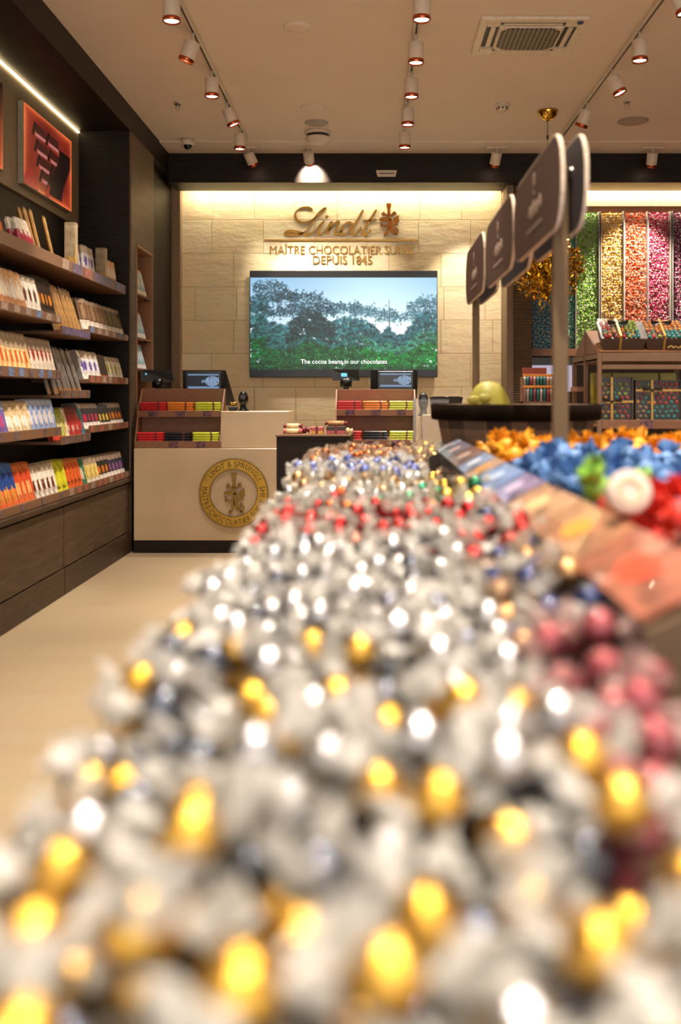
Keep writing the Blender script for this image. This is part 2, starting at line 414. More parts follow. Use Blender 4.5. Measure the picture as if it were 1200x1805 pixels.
led('led_strip', (-2.344, -2.333, 1.0, 7.96, 3.352, 3.362), 'white light strip under the bulkhead above the glowing red picture', (-2.30, 4.5, 3.345), (-2.345, 4.5, 2.9), .02, 6.9, 60, 0, (1, .9, .68))

M_face = emit('lamp_face', 'ffd9b8', 14)
def make_spot(name='track_spotlight'):
    r = root(name, (0, 0, 0), 'x', 'spotlight', 'white track spotlights')
    h = MB(); h.lathe([(.046, 0), (.049, -.004), (.049, -.115), (.046, -.12)], 24); h.build('lamp_head', M_white, r)
    MB().lathe([(.0495, -.108), (.051, -.112), (.051, -.13), (.047, -.134), (.042, -.13)], 24, cap=False).build('copper_ring', M_copper, r)
    MB().lathe([(.001, -.1215), (.042, -.1215), (.042, -.1225), (.001, -.1225)], 20).build('lens', M_face, r)
    return r
SP0 = remember(make_spot())
M_stem = M_white
spotn = [0]
def place_spot(X, Y, tilt=(0, 0), label='', watt=1.0, size=62, first=[True], zt=ZC-.03, light=True):
    """lamp head hangs on a short arm from the track at X, Y; tilt = aim offsets (dx, dy) per metre down"""
    pivot = Vector((X, Y, zt-.055)); d = Vector((tilt[0], tilt[1], -1)).normalized()
    rot = (-d).to_track_quat('Z', 'Y').to_euler()
    if first[0]: o = SP0; first[0] = False; o.location = pivot; o.rotation_euler = rot; o['label'] = label
    else: o = copy_tree(SP0, label, pivot, rot)
    q = rot.to_matrix().inverted()
    bm = MB(); bm.v = []; a = q @ (Vector((X, Y, zt))-pivot); b = q @ Vector((0, 0, .0)); bm.cyl(a, b, .008, 8); bm.box(-.001, .001, -.001, .001, -.001, 0)
    me = bm
    s = bm.build('arm', M_white, o); 
    s.data.transform(Matrix.Translation(Vector(o['_w']))) if Vector(o['_w']).length else None
    if light:
        l = bpy.data.lights.new('spot', 'SPOT'); l.energy = SPOT_W*watt; l.color = WARM; l.spot_size = math.radians(size); l.spot_blend = .6 if size < 80 else .35; l.shadow_soft_size = .035
        k = bpy.data.objects.new('spot_light', l); COL.objects.link(k); k.location = pivot+d*.14; k.rotation_euler = aim((0, 0, 0), d)
    return o
XL, XM, XR = -1.125, .28, 1.685
M_slot = mat('track_slot', '151313', .5)
def track(x, y0, y1, label):
    r = root('light_track', (x, y0, ZC-.03), label, 'light track', None)
    MB().box(x-.02, x+.02, y0, y1, ZC-.03, ZC-.0005, 0, .003).build('rail', M_white, r)
    b = MB()
    b.box(x-.006, x+.006, y0+.05, y1-.05, ZC-.0312, ZC-.029); b.build('contact_slot', M_slot, r)
track(XL, -2.5, 8.9, 'long white ceiling light track nearest the left wall')
track(XM, -2.5, 8.9, 'long white ceiling light track in the middle of the ceiling')
track(XR, -2.5, 8.9, 'long white ceiling light track right of the air conditioner')
ordl = ['nearest the back wall', 'second from the back wall', 'third from the back wall', 'fourth from the back wall', 'fifth from the back wall']
for nm, x, ys, tl in (('left', XL, [8.5, 7.76, 7.01, 6.28, 5.6], [(0, 0), (.42, .1), (0, 0), (-.42, .1), (0, 0)]),
                      ('middle', XM, [8.45, 7.74, 7.02, 6.3, 5.58], [(0, 0), (0, 0), (0, 0), (0, 0), (0, 0)]),
                      ('right', XR, [7.79, 6.98, 6.26, 5.5], [(-.35, .3), (.45, -.1), (0, 0), (.35, -.1)])):
    for i, (y, t) in enumerate(zip(ys, tl)):
        place_spot(x, y, t, 'white track spotlight with copper ring on the %s ceiling track, %s' % (nm, ordl[i]), 1)
# the same tracks go on above and behind the camera
for x in (XL, XM, XR):
    for y in (4.4, 3.0, 1.6, .3, -1.0):
        l = bpy.data.lights.new('spot', 'SPOT'); l.energy = SPOT_W*(1.35 if x == XM and y > 0 else 1.1); l.color = WARM; l.spot_size = math.radians(75); l.spot_blend = .6; l.shadow_soft_size = .04
        k = bpy.data.objects.new('spot_light', l); COL.objects.link(k); k.location = (x, y, ZC-.2); k.rotation_euler = aim(k.location, (x-(.7 if x < 0 else 0), y+.1, 0))
for i, (px, t, lb, wt, sz) in enumerate([(437, (.45, .52), 'small white spotlight beside the security camera above the bulkhead', .8, 48), (543, (.10, 1.45), 'small white spotlight casting a pool of light on the bulkhead', .75, 84),
                             (876, (-.2, .50), 'small white spotlight above the sign paddles', .8, 48), (1150, (0, .45), 'small white spotlight above the pink and purple sweets', 2.2, 62)]):
    MB().box(X_(px, 9.22)-.10, X_(px, 9.22)+.10, 9.2, 9.24, ZC-.03, ZC-.012, 0, .004).build('light_mount', M_white, label='short white ceiling mount '+['left of the bulkhead light pool', 'over the bulkhead light pool', 'above the sign paddles', 'above the pink and purple sweets'][i], cat='light mount')
    place_spot(X_(px, 9.22), 9.22, t, lb, wt, sz, zt=ZC-.012)

# ------------------------------------------------------------------ ceiling fittings
def disc(name, px, py, r, label, cat, m=M_white, th=.012, prof=None):
    Y = 2.32*F/(VY-py); x = X_(px, Y)
    b = MB(); b.lathe(prof or [(r, 0), (r, -th*.5), (r*.9, -th), (r*.5, -th*1.1)], 32, 0, Matrix.Translation((x, Y, ZC)))
    return b.build(name, m, label=label, cat=cat)
disc('ceiling_speaker', 525, 47, .09, 'faint round ceiling cover nearest the camera', 'ceiling disc', M_ceil)
disc('ceiling_speaker', 552, 190, .105, 'round white ceiling grille behind the first cover', 'ceiling disc')
disc('ceiling_speaker', 558, 216, .10, 'greyer round ceiling grille just before the dome lamp', 'ceiling disc', mat('grey_grille', 'a8a09a', .6))
disc('ceiling_speaker', 1115, 213, .13, 'round grey ceiling grille right of the right hand track', 'ceiling disc', mat('grey_grille_b', '9c8d80', .6))
Yd = 2.30*F/(VY-236); xd = X_(560, Yd)
d_ = root('dome_unit', (xd, Yd, ZC), 'white dome unit with black collar on the ceiling before the bulkhead', 'ceiling dome')
T = Matrix.Translation((xd, Yd, ZC))
MB().lathe([(.115, 0), (.115, -.02), (.10, -.03)], 32, 0, T).build('mounting_plate', M_white, d_)
MB().lathe([(.10, -.028), (.10, -.05)], 32, 0, T).build('collar', M_black, d_)
MB().lathe([(.105, -.05), (.112, -.06), (.105, -.085), (.07, -.10), (.01, -.105)], 32, 0, T).build('dome', M_white, d_)
Ys = 2.3*F/(VY-188); xs = X_(885, Ys); T = Matrix.Translation((xs, Ys, ZC))
d_ = root('smoke_detector', (xs, Ys, ZC), 'white smoke detector on the ceiling below the air conditioner', 'smoke detector')
MB().lathe([(.06, 0), (.06, -.015), (.05, -.02)], 28, 0, T).build('base', M_white, d_)
b = MB().lathe([(.04, -.02), (.038, -.05), (.03, -.056)], 28, 0, T); b.build('sensor_head', M_white, d_)
b = MB(); [b.box(xs+.039*math.cos(a)-.006, xs+.039*math.cos(a)+.006, Ys+.039*math.sin(a)-.004, Ys+.039*math.sin(a)+.004, ZC-.044, ZC-.03) for a in np.arange(0, 6.28, .785)]; b.build('vent_slots', M_black, d_)
for px, py, lb in ((313, 187, 'brass fire sprinkler on the ceiling left of the left hand track'), (1105, 185, 'brass fire sprinkler on the ceiling right of the right hand track')):
    Ys = 2.29*F/(VY-py); xs = X_(px, Ys); d_ = root('fire_sprinkler', (xs, Ys, ZC), lb, 'sprinkler'); T = Matrix.Translation((xs, Ys, ZC))
    MB().lathe([(.032, 0), (.03, -.006)], 20, 0, T).build('escutcheon', M_white, d_)
    b = MB().lathe([(.009, -.006), (.009, -.03)], 12, 0, T); b.tube([(xs-.012, Ys, ZC-.03), (xs-.016, Ys, ZC-.05), (xs, Ys, ZC-.066)], .003); b.tube([(xs+.012, Ys, ZC-.03), (xs+.016, Ys, ZC-.05), (xs, Ys, ZC-.066)], .003); b.box(xs-.013, xs+.013, Ys-.004, Ys+.004, ZC-.034, ZC-.028)
    b.build('frame_arms', M_chrome, d_)
    b = MB()
    for k in range(8):
        a = k*math.pi/4; b.box(.004, .026, -.005, .005, 0, .002, 0, 0, Matrix.Translation((xs, Ys, ZC-.022)) @ Matrix.Rotation(a, 4, 'Z'))
    b.build('deflector', M_darkgrey, d_)
Ys = 9.0; xs = X_(331, Ys); T = Matrix.Translation((xs, Ys, ZC))
d_ = root('security_camera', (xs, Ys, ZC), 'small white dome security camera in the back left ceiling corner', 'security camera')
MB().lathe([(.062, 0), (.062, -.045), (.055, -.055)], 28, 0, T).build('housing', M_white, d_)
MB().ball((xs, Ys, ZC-.055), .038, 0, 18, 10).build('lens_dome', mat('glossy_black', '08080a', .08), d_)
# air conditioner
y0, y1, x0, x1 = 6.07, 6.72, X_(848, 6.07), X_(848, 6.07)+.665
d_ = root('ceiling_air_conditioner', ((x0+x1)/2, (y0+y1)/2, ZC), 'square white cassette air conditioner with a perforated grille', 'air conditioner')
M_ac = mat('ac_white', 'e2d6c4', .35); M_acin = mat('ac_shadow_grey', '3e3833', .5)
f_ = MB()
for a in ((x0, x1, y0, y0+.065), (x0, x1, y1-.065, y1), (x0, x0+.05, y0+.065, y1-.065), (x1-.05, x1, y0+.065, y1-.065)): f_.box(*a, ZC-.022, ZC, 0, .006)
f_.box(x0+.13, x1-.13, y0+.13, y1-.13, ZC-.026, ZC-.001, 0, .004)
for a in ((x0+.05, x0+.13, y0+.065, y0+.13), (x1-.13, x1-.05, y0+.065, y0+.13), (x0+.05, x0+.13, y1-.13, y1-.065), (x1-.13, x1-.05, y1-.13, y1-.065)): f_.box(*a, ZC-.022, ZC-.001)
f_.build('panel', M_ac, d_)
g = MB()
gm, nt, bb = new_mat('perforated_grille')
tc = nt.nodes.new('ShaderNodeTexCoord'); vo = nt.nodes.new('ShaderNodeTexVoronoi'); vo.inputs['Scale'].default_value = 34; vo.inputs['Randomness'].default_value = 0; nt.links.new(tc.outputs['Object'], vo.inputs['Vector'])
rr = nt.nodes.new('ShaderNodeValToRGB'); rr.color_ramp.elements[0].position = .44; rr.color_ramp.elements[0].color = (*lin('3b3531'), 1); rr.color_ramp.elements[1].position = .52; rr.color_ramp.elements[1].color = (*lin('a89c8c'), 1)
nt.links.new(vo.outputs['Distance'], rr.inputs[0]); nt.links.new(rr.outputs[0], bb.inputs['Base Color'])
cx, cy = (x0+x1)/2, (y0+y1)/2; q = .185; k = .055
g.prism([(cx-q+k, cy-q), (cx+q-k, cy-q), (cx+q, cy-q+k), (cx+q, cy+q-k), (cx+q-k, cy+q), (cx-q+k, cy+q), (cx-q, cy+q-k), (cx-q, cy-q+k)], ZC-.034, ZC-.026, 'z'); g.build('intake_grille', gm, d_)
for a, ax in (((x0+.13, x1-.13, y0+.065, y0+.13), 0), ((x0+.13, x1-.13, y1-.13, y1-.065), 0), ((x0+.05, x0+.13, y0+.13, y1-.13), 1), ((x1-.13, x1-.05, y0+.13, y1-.13), 1)):
    s = MB().box(*a, ZC-.008, ZC-.002).build('air_slot', M_acin, d_)
    s['label'] = 'grey air outlet slot'
    v = MB(); mx_, my_ = (a[0]+a[1])/2, (a[2]+a[3])/2
    if ax == 0: v.box(a[0]+.02, a[1]-.02, my_-.012, my_+.02, ZC-.02, ZC-.014, 0, .003)
    else: v.box(mx_-.012, mx_+.02, a[2]+.02, a[3]-.02, ZC-.02, ZC-.014, 0, .003)
    v.build('louvre', M_ac, d_)
MB().lathe([(.02, 0), (.018, -.01)], 16, 0, Matrix.Translation((x1-.05, y0+.05, ZC-.022))).build('sensor', mat('sensor_blue', '2a3a66', .2), d_)
v_ = root('bulkhead_vent', P(681, 310, 9.465), 'small trapezoid white fitting on the dark bulkhead', 'wall fitting')
x, _, z = P(681, 306, 9.46)
MB().prism([(x-.10, z+.03), (x+.10, z+.03), (x+.085, z-.03), (x-.085, z-.03)], 9.45, 9.47, 'y').build('cover', M_white, v_)
MB().box(x-.07, x+.07, 9.446, 9.45, z-.004, z+.004).build('slot', M_acin, v_)
# gold rosette and foil garland
Yg = 8.1; xg = X_(965, Yg)
r = root('ceiling_rosette', (xg, Yg, ZC), 'polished gold dome rosette on the ceiling above the foil ball', 'rosette')
MB().lathe([(.085, 0), (.085, -.01), (.075, -.04), (.045, -.07), (.01, -.085)], 28, 0, Matrix.Translation((xg, Yg, ZC))).build('dome', mat('polished_gold', 'd0a64a', .12, 1), r)
MB().cyl((xg, Yg, ZC-.08), (xg, Yg, 2.5), .003, 6).cyl((xg, Yg, ZC-.2), (xg, Yg, ZC-.23), .009, 8).build('cord', M_black, r)
zb = Z_(474, Yg)
gr = root('foil_garland_ball', (xg, Yg, zb-.3), 'shaggy gold foil tinsel ball hanging before the green sweets', 'garland')
b = MB(); b.ball((xg, Yg, zb), .13, 0, 12, 8, (1, 1, .9)); b.build('core', mat('dark_gold_core', '7a5a1c', .4, .8), gr)
b = MB()
for k in range(1900):
    u = NP.normal(size=3); u /= np.linalg.norm(u); u[2] *= .95
    c0 = np.array((xg, Yg, zb))+u*NP.uniform(.12, .29)*np.array((1.05, 1.05, 1.0)); c0[2] += -.06*(k % 3 == 0)*NP.uniform(0, 1)
    a = NP.normal(size=3); a /= np.linalg.norm(a); bb_ = np.cross(a, u); bb_ /= np.linalg.norm(bb_)+1e-6
    l = NP.uniform(.02, .05); wd = NP.uniform(.004, .010); dn = np.array((0, 0, -.02))
    p = [c0-a*l*.5-bb_*wd, c0-a*l*.5+bb_*wd, c0+bb_*wd+u*.012, c0-bb_*wd+u*.012, c0+a*l*.5+bb_*wd+dn, c0+a*l*.5-bb_*wd+dn]
    b.add(p, [(0, 1, 2, 3), (3, 2, 4, 5)])
b.build('foil_tinsel', mat('gold_foil', 'd3a52e', .2, 1, .25, 12), gr, kind='stuff')
# ------------------------------------------------------------------ left wall display
Xf = -1.95   # front line of the shelves
FACE = -1.93
# base cabinets (drawer fronts split where the photo shows the joint)
for y0, y1, lb in ((6.255, 7.97, 'dark brown base cabinet beside the checkout counter'), (4.45, 6.245, 'dark brown base cabinet nearer the camera under the bar shelves')):
    r = root('base_cabinet', (-2.15, (y0+y1)/2, 0), lb, 'cabinet', 'base cabinets along the left wall')
    MB().box(-2.36, -1.955, y0, y1, .0, .565, 0).build('carcass', M_dark, r)
    MB().box(-1.953, FACE-.002, y0+.004, y1-.004, .172, .555, 0, .003).build('drawer_front', M_drawer, r)
    MB().box(-1.95, FACE+.003, y0, y1, 0.001, .165, 0, .002).build('plinth', M_darkpanel, r)
MB().box(-2.36, -1.915, 4.45, 7.97, .568, .60, 0, .004).build('cabinet_worktop', M_darkpanel, label='long dark wooden ledge on top of the base cabinets', cat='worktop')

def tray(y0, y1, zb, label, tags, lip=.048, xf=Xf, lipmat=M_brown, tagw=.045):
    """shelf with an upturned front lip: zb = underside of the lip"""
    r = root('display_shelf', ((-2.36+xf)/2, (y0+y1)/2, zb), label, 'shelf', 'shelves on the left wall')
    MB().box(-2.36, xf-.012, y0, y1, zb, zb+.02).build('shelf_board', M_brown, r)
    MB().box(xf-.012, xf, y0, y1, zb-.001, zb+lip, 0, .002).build('front_lip', lipmat, r)
    for i, (f, wd, m) in enumerate(tags):
        yy = y0+(y1-y0)*f
        t = MB().box(xf+.0005, xf+.003, yy-wd/2, yy+wd/2, zb+.004, zb+lip-.004).build('price_tag', m, r)
    return r
def tg(n, ms, a=.04, b=.96, wd=.06):
    return [(a+(b-a)*i/max(1, n-1), wd, ms[i % len(ms)]) for i in range(n)]
SEC = {'R': (6.90, 7.965), 'M': (6.27, 6.895), 'L': (4.5, 6.265)}
tray(4.5, 7.965, 2.06, 'top brown shelf under the glowing red picture with purple strip', [(.545, .14, M_tagc), (.62, .2, M_purple), (.69, .16, M_tagr), (.80, .42, M_purple), (.945, .3, M_purple)], .072, -1.965)
tray(*SEC['R'], 1.69, 'second shelf from the top, far end beside the column', tg(6, [M_tagb, M_tagc, M_tagc, M_tagc], wd=.09))
tray(*SEC['M'], 1.64, 'middle shelf with purple strip holding the tall golden slabs', [(.18, .2, M_purple), (.5, .2, M_purple), (.83, .2, M_purple)], .055)
tray(*SEC['L'], 1.705, 'second shelf from the top, near end with peach bars', tg(10, [M_tagc, M_tagc, M_tagc, M_tagb], wd=.085))
tray(*SEC['R'], 1.342, 'third shelf from the top, far end beside the column', tg(7, [M_tagr, M_tagr, M_tagc, M_tagc], wd=.075), .053)
tray(*SEC['M'], 1.236, 'dropped shelf with four dark tickets under the grey and gold slabs', tg(4, [M_tag], .1, .93, .08), .053)
tray(*SEC['L'], 1.355, 'third shelf from the top, near end with orange and green bars', tg(11, [M_tagb, M_tag, M_tagb], wd=.075), .055)
tray(*SEC['R'], .994, 'fourth shelf from the top, far end with crimson bars', tg(5, [M_tagr, M_tagr, M_tagc], wd=.09), .05)
tray(*SEC['M'], .942, 'short dropped shelf holding the green cream and red bars', tg(5, [M_tag], .1, .95, .075), .052)
tray(*SEC['L'], 1.003, 'fourth shelf from the top, near end with violet bars', [(.36, .05, M_tag), (.42, .05, M_tag), (.55, .08, M_tag), (.82, .05, M_tag), (.95, .05, M_tag)], .054)
tray(4.5, 7.965, .603, 'lowest brown shelf standing on the dark ledge', tg(4, [M_tag], .2, .5, .06)+tg(10, [M_tagc, M_tagr, M_tagr], .56, .985, .09), .05, -1.94)

def pack_mesh(wd, h, t):
    b = MB(); b.box(-t, 0, -wd/2, wd/2, 0, h*.97, 0, t*.22); b.box(-t*.6, -t*.4, -wd*.47, wd*.47, h*.965, h, 0); return b
M_design = {
 'peach': pack_mat('carton_peach', 'd9a878', 'e8cfae', 'c98d62', 'e7e0d4', .3, .6, (.5, .5), (.3, .2)),
 'peachb': pack_mat('carton_orange_blue', 'b89c86', 'f0c789', 'f3e5cd', 'd0603a', .12, .62, (.5, .38), (.24, .16)),
 'peachg': pack_mat('carton_orange_green', 'b5a084', 'f2cf90', 'f3e5cd', 'cf6a35', .12, .6, (.5, .36), (.24, .16)),
 'whitechoc': pack_mat('carton_white_green', 'b9ae9b', 'efe9dc', '9fc06e', '5c3422', .14, .82, (.45, .5), (.3, .16)),
 'darkor': pack_mat('carton_black_orange', '1c1613', '2b1e18', '46362b', 'd98a2b', .2, .8, (.5, .45), (.25, .1)),
 'golden': pack_mat('slab_golden', 'b88a4c', 'c79a58', 'b38650', '9a7445', .1, .9, (.5, .5), (.2, .3)),
 'goldgrey': pack_mat('slab_gold_grey', 'a08a70', '8f857c', 'b38650', 'b89a68', .15, .7, (.5, .5), (.2, .3)),
 'whitebrown': pack_mat('carton_white_brown', '9d8a78', '7b5a42', 'f0e8da', 'a98d6f', .3, .84, (.5, .58), (.2, .2)),
 'whitedark': pack_mat('carton_white_darkbrown', '9d8a78', '3c3229', 'f0e8da', '8a6b3f', .3, .84, (.5, .58), (.2, .2)),
 'beigered': pack_mat('carton_beige_red', 'a8937f', 'efe4d2', 'e9c9a0', 'a5382c', .12, .62, (.5, .55), (.22, .13)),
 'whiteviolet': pack_mat('carton_white_violet', 'c4b6a3', 'e9e4ea', 'f0ebe2', '6a5aa8', .2, .72, (.5, .48), (.34, .13)),
 'darkthin': pack_mat('carton_dark', '5a4a40', '2b221f', '332622', 'c65f2c', .1, .88, (.5, .16), (.3, .07)),
 'whitegreen': pack_mat('carton_white_yellowgreen', 'b8a892', 'e8e4cf', 'f2ecdf', 'b4ac35', .24, .78, (.5, .5), (.3, .16)),
 'violet': pack_mat('carton_violet', '9aa3c2', '6f62a6', 'd9c6dd', 'c04f86', .12, .75, (.5, .4), (.3, .16)),
 'creamsplash': pack_mat('carton_cream_splash', 'bfa883', 'd9bf94', '3a4a78', 'f6efe4', .14, .7, (.5, .38), (.4, .15)),
 'bluewhite': pack_mat('carton_blue_white', 'b9c4dc', '8a9fd0', '5169b0', 'e6e0df', .1, .8, (.5, .45), (.36, .2)),
 'crimson': pack_mat('carton_white_crimson', '9e8b7d', '2c2a33', 'f3ece2', 'b32343', .26, .8, (.5, .42), (.3, .12)),
 'blackyellow': pack_mat('carton_black_yellow', '3b3e4c', '1d1c22', 'e9e2d6', 'd7b93b', .22, .85, (.5, .45), (.3, .13)),
 'whiteorange': pack_mat('carton_white_orange', '9e8b7d', '34302f', 'f3ece2', 'dd7a22', .26, .78, (.5, .44), (.34, .12)),
 'orangeblue': pack_mat('carton_blue_orange', '3f6ab0', '2b4a93', 'd9693a', 'e0a04a', .42, .78, (.5, .3), (.3, .12)),
 'orangered': pack_mat('carton_orange_red', 'd3703c', 'cf4f2c', 'd86a3c', 'f0b06c', .3, .8, (.5, .36), (.28, .14)),
 'bunny': pack_mat('carton_white_rabbit', 'b7a48e', 'ece5d8', 'e7dfd0', '6a3426', .2, .75, (.5, .34), (.26, .17)),
 'lime': pack_mat('carton_lime', 'c5c832', 'd3d22c', 'c9c72b', '4a3a1d', .1, .9, (.5, .2), (.22, .05)),
 'orangec': pack_mat('carton_orange', 'dd7a3c', 'e0642b', 'd95a25', '6a2a1a', .1, .85, (.5, .25), (.24, .06)),
 'green': pack_mat('carton_green', '2f8a63', '2a7a58', '3d8a60', 'e7dcc0', .1, .9),
 'creamyellow': pack_mat('carton_cream_yellow', 'b39d84', 'ecd890', 'f1e9da', 'e2c35c', .2, .72),
 'purplewhite': pack_mat('carton_white_purple', 'a08d7c', '39374a', 'f1e9df', '8a5a8c', .26, .72, (.5, .42), (.34, .13)),
 'red': pack_mat('carton_red', '8a2430', 'b52a30', 'c23a34', 'e0b7a0', .1, .75, (.5, .3), (.2, .1)),
 'applegreen': pack_mat('carton_apple_green', 'a7b84a', 'b8c653', 'd04a36', 'e7dcae', .14, .8),
 'cream': pack_mat('carton_cream', 'e6dcc2', 'eee0b8', 'e8d8a0', 'd8c078', .1, .9),
 'teal': pack_mat('carton_teal', '4f8f9c', '3f7f92', '6aa7b0', 'b03a3a', .1, .9),
 'nichew': pack_mat('carton_white_blue', 'c02a2c', 'a9cddd', 'efeae4', 'e8eef0', .16, .88, (.5, .7), (.2, .3)),
 'berries': pack_mat('pouch_cream_crimson', 'e6dccd', 'a1283f', '8c2036', 'e9dbc9', .15, .62, (.5, .75), (.4, .2)),
 'tallgold': pack_mat('box_pale_gold', 'b39f80', 'a8977c', 'c7a258', 'd9b66a', .3, .9, (.5, .3), (.34, .2), .1),
}
packcache = {}
def packs(design, n, y0, y1, zb, h, label, group, xb=-1.985, wd=None, lean=.30, rz=-.40, t=.016, layers=1, cat='chocolate bar', name='chocolate_bar', zup=.02):
    pitch = (y1-y0)/n
    for i in range(n):
        y = y0+pitch*(i+.5); w_ = wd or pitch*.94
        key = (design, round(w_, 3), round(h, 3), t)
        rot = (R.uniform(-.012, .012), -lean+R.uniform(-.02, .02), rz+R.uniform(-.03, .03))
        loc = (xb+R.uniform(-.003, .003), y, zb+zup+.004)
        if key not in packcache:
            o = pack_mesh(w_, h, t).build(name, M_design[design], label=label, cat=cat, group=group)
            o.data.transform(Matrix.Translation(Vector(o['_w']))); packcache[key] = o
        else:
            o = packcache[key].copy(); COL.objects.link(o); setp(o, label, cat, group)
        o.location = loc; o.rotation_euler = rot
        for l in range(1, layers+1):   # more of the same, standing behind
            q = packcache[key].copy(); COL.objects.link(q); q.location = (loc[0]-t*1.45*l, y+.002*l, loc[2]); q.rotation_euler = rot; setp(q, label+' or right behind', cat, group)
            q['label'] = label
def row(sec, zb, items, xb=-1.985, **k):
    y0, y1 = SEC[sec]; y0 = max(y0, 5.05); tot = sum(i[1]*i[2] for i in items); y = y1-.03 if sec == 'R' else y1-.01
    span = y-(y0+.0)
    for des, n, wt, h, lb, kw in reversed(items):
        dy = span*n*wt/tot; kk = dict(k, xb=xb); kk.update(kw)
        if lb[1] is None: kk['layers'] = 0
        packs(des, n, y-dy, y, zb, h, lb[0], lb[1], **kk); y -= dy
TH = dict(lean=.42, rz=.05, t=.02)
row('R', 1.69, [('whitebrown', 5, 1, .235, ('white carton bar with brown picture on the second shelf, left of the darker ones', 'white and brown bars on the second shelf'), {}),
                ('whitedark', 4, 1, .235, ('white carton bar with nearly black picture on the second shelf by the column', 'white and dark bars on the second shelf'), {})])
row('M', 1.64, [('golden', 7, 1, .33, ('tall golden slab box leaning on the shelf with purple strip', 'tall golden slabs'), dict(lean=.3, rz=.30, t=.03, layers=0))])
row('L', 1.705, [('peach', 8, .95, .25, ('peach carton with golden edge at the near end of the second shelf', 'peach bars on the second shelf'), dict(t=.03)),
                 ('whitechoc', 3, .95, .245, ('white carton with green foot and brown chocolate picture on second shelf', 'white and green bars'), {}),
                 ('darkor', 4, .8, .27, ('black carton with orange picture beside the golden slabs', 'black and orange bars'), {})])
row('R', 1.342, [('whiteviolet', 3, 1.15, .215, ('white carton with violet picture on third shelf in grey display tray', 'white and violet bars'), {}),
                 ('darkthin', 3, .8, .205, ('slim dark carton between violet and yellow-green bars, third shelf', 'slim dark bars'), {}),
                 ('whitegreen', 4, 1, .2, ('white carton with yellow-green picture on the third shelf by the column', 'white and yellow-green bars'), {})])
row('M', 1.236, [('goldgrey', 6, 1, .33, ('tall grey and gold slab box on the dropped shelf', 'grey and gold slabs'), dict(lean=.3, rz=.3, t=.03))])
row('L', 1.355, [('peachb', 5, 1, .245, ('orange carton with pale blue band on the third shelf, near end', 'orange and blue bars on the third shelf'), {}),
                 ('peachg', 5, 1, .245, ('orange carton with pale green band on the third shelf', 'orange and green bars on the third shelf'), {}),
                 ('beigered', 6, 1, .235, ('cream carton with dark red picture and taupe top, third shelf', 'cream and red bars on the third shelf'), {})])
row('R', .994, [('crimson', 4, 1, .19, ('white carton with crimson picture in grey tray, fourth shelf', 'white and crimson bars'), {}),
                ('blackyellow', 3, 1, .175, ('black carton with yellow picture on the fourth shelf', 'black and yellow bars'), {}),
                ('whiteorange', 4, 1, .19, ('white carton with orange picture on the fourth shelf by the column', 'white and orange bars, fourth shelf'), {})])
row('M', .942, [('applegreen', 2, 1, .22, ('apple green carton on the short dropped shelf', 'apple green bars'), {}),
                ('cream', 1, 1, .22, ('plain cream carton between the green and red ones', None), {}),
                ('red', 3, 1, .22, ('dark red carton on the short dropped shelf', 'dark red bars'), {}),
                ('teal', 1, 1, .21, ('teal carton right of the dark red ones', None), {})])
row('L', 1.003, [('violet', 4, 1, .21, ('violet carton with pink picture at the near end of the fourth shelf', 'violet bars on the fourth shelf'), {}),
                 ('creamsplash', 3, 1.2, .205, ('tan carton with white milk splash on the fourth shelf', 'tan and white bars'), {}),
                 ('bluewhite', 5, 1, .215, ('pale blue carton with white swirl on the fourth shelf', 'pale blue bars'), {})])
row('R', .603, [('creamyellow', 3, 1, .20, ('cream and yellow carton on the lowest shelf', 'cream and yellow bars'), dict(xb=-1.975)),
                ('whiteorange', 3, 1, .195, ('white carton with orange picture on the lowest shelf', 'white and orange bars, lowest shelf'), dict(xb=-1.975)),
                ('purplewhite', 4, 1, .195, ('white carton with purple and blue picture, lowest shelf by the counter', 'white and purple bars'), dict(xb=-1.975))])
row('M', .603, [('lime', 2, 1.1, .225, ('bright lime green carton on the lowest shelf', 'lime green bars'), dict(xb=-1.975)),
                ('orangec', 4, .9, .215, ('orange carton with small dark print, lowest shelf beside lime', 'orange bars'), dict(xb=-1.975)),
                ('green', 1, 1, .20, ('dark green carton on the lowest shelf', None), dict(xb=-1.975))])
row('L', .603, [('orangered', 3, 1, .25, ('orange red carton at the near end of the lowest shelf', 'orange red bars at the near end'), dict(xb=-1.975)),
                ('orangeblue', 3, 1.1, .265, ('deep blue carton with orange foot on the lowest shelf', 'blue and orange bars'), dict(xb=-1.975)),
                ('orangered', 3, 1, .25, ('orange red carton between the blue ones and the rabbit ones', 'orange red bars by the rabbit cartons'), dict(xb=-1.975)),
                ('bunny', 5, 1, .225, ('white carton with brown rabbit shape, lowest shelf left of lime', 'white and brown bars on the lowest shelf'), dict(xb=-1.975))])
# grey card display trays behind the white cartons
for z, h, y in ((1.342, .19, 6.93), (.994, .17, 6.93)):
    b = MB(); b.prism([(-2.0, z+.021), (-2.13, z+.021), (-2.16, z+h+.03), (-2.06, z+h+.04)], y-.02, y-.008, 'y')
    b.build('card_tray_side', mat('grey_card', '8e8a84', .6), label='grey card side of the bar tray on the %s shelf' % ('third' if z > 1.2 else 'fourth'), cat='display tray')
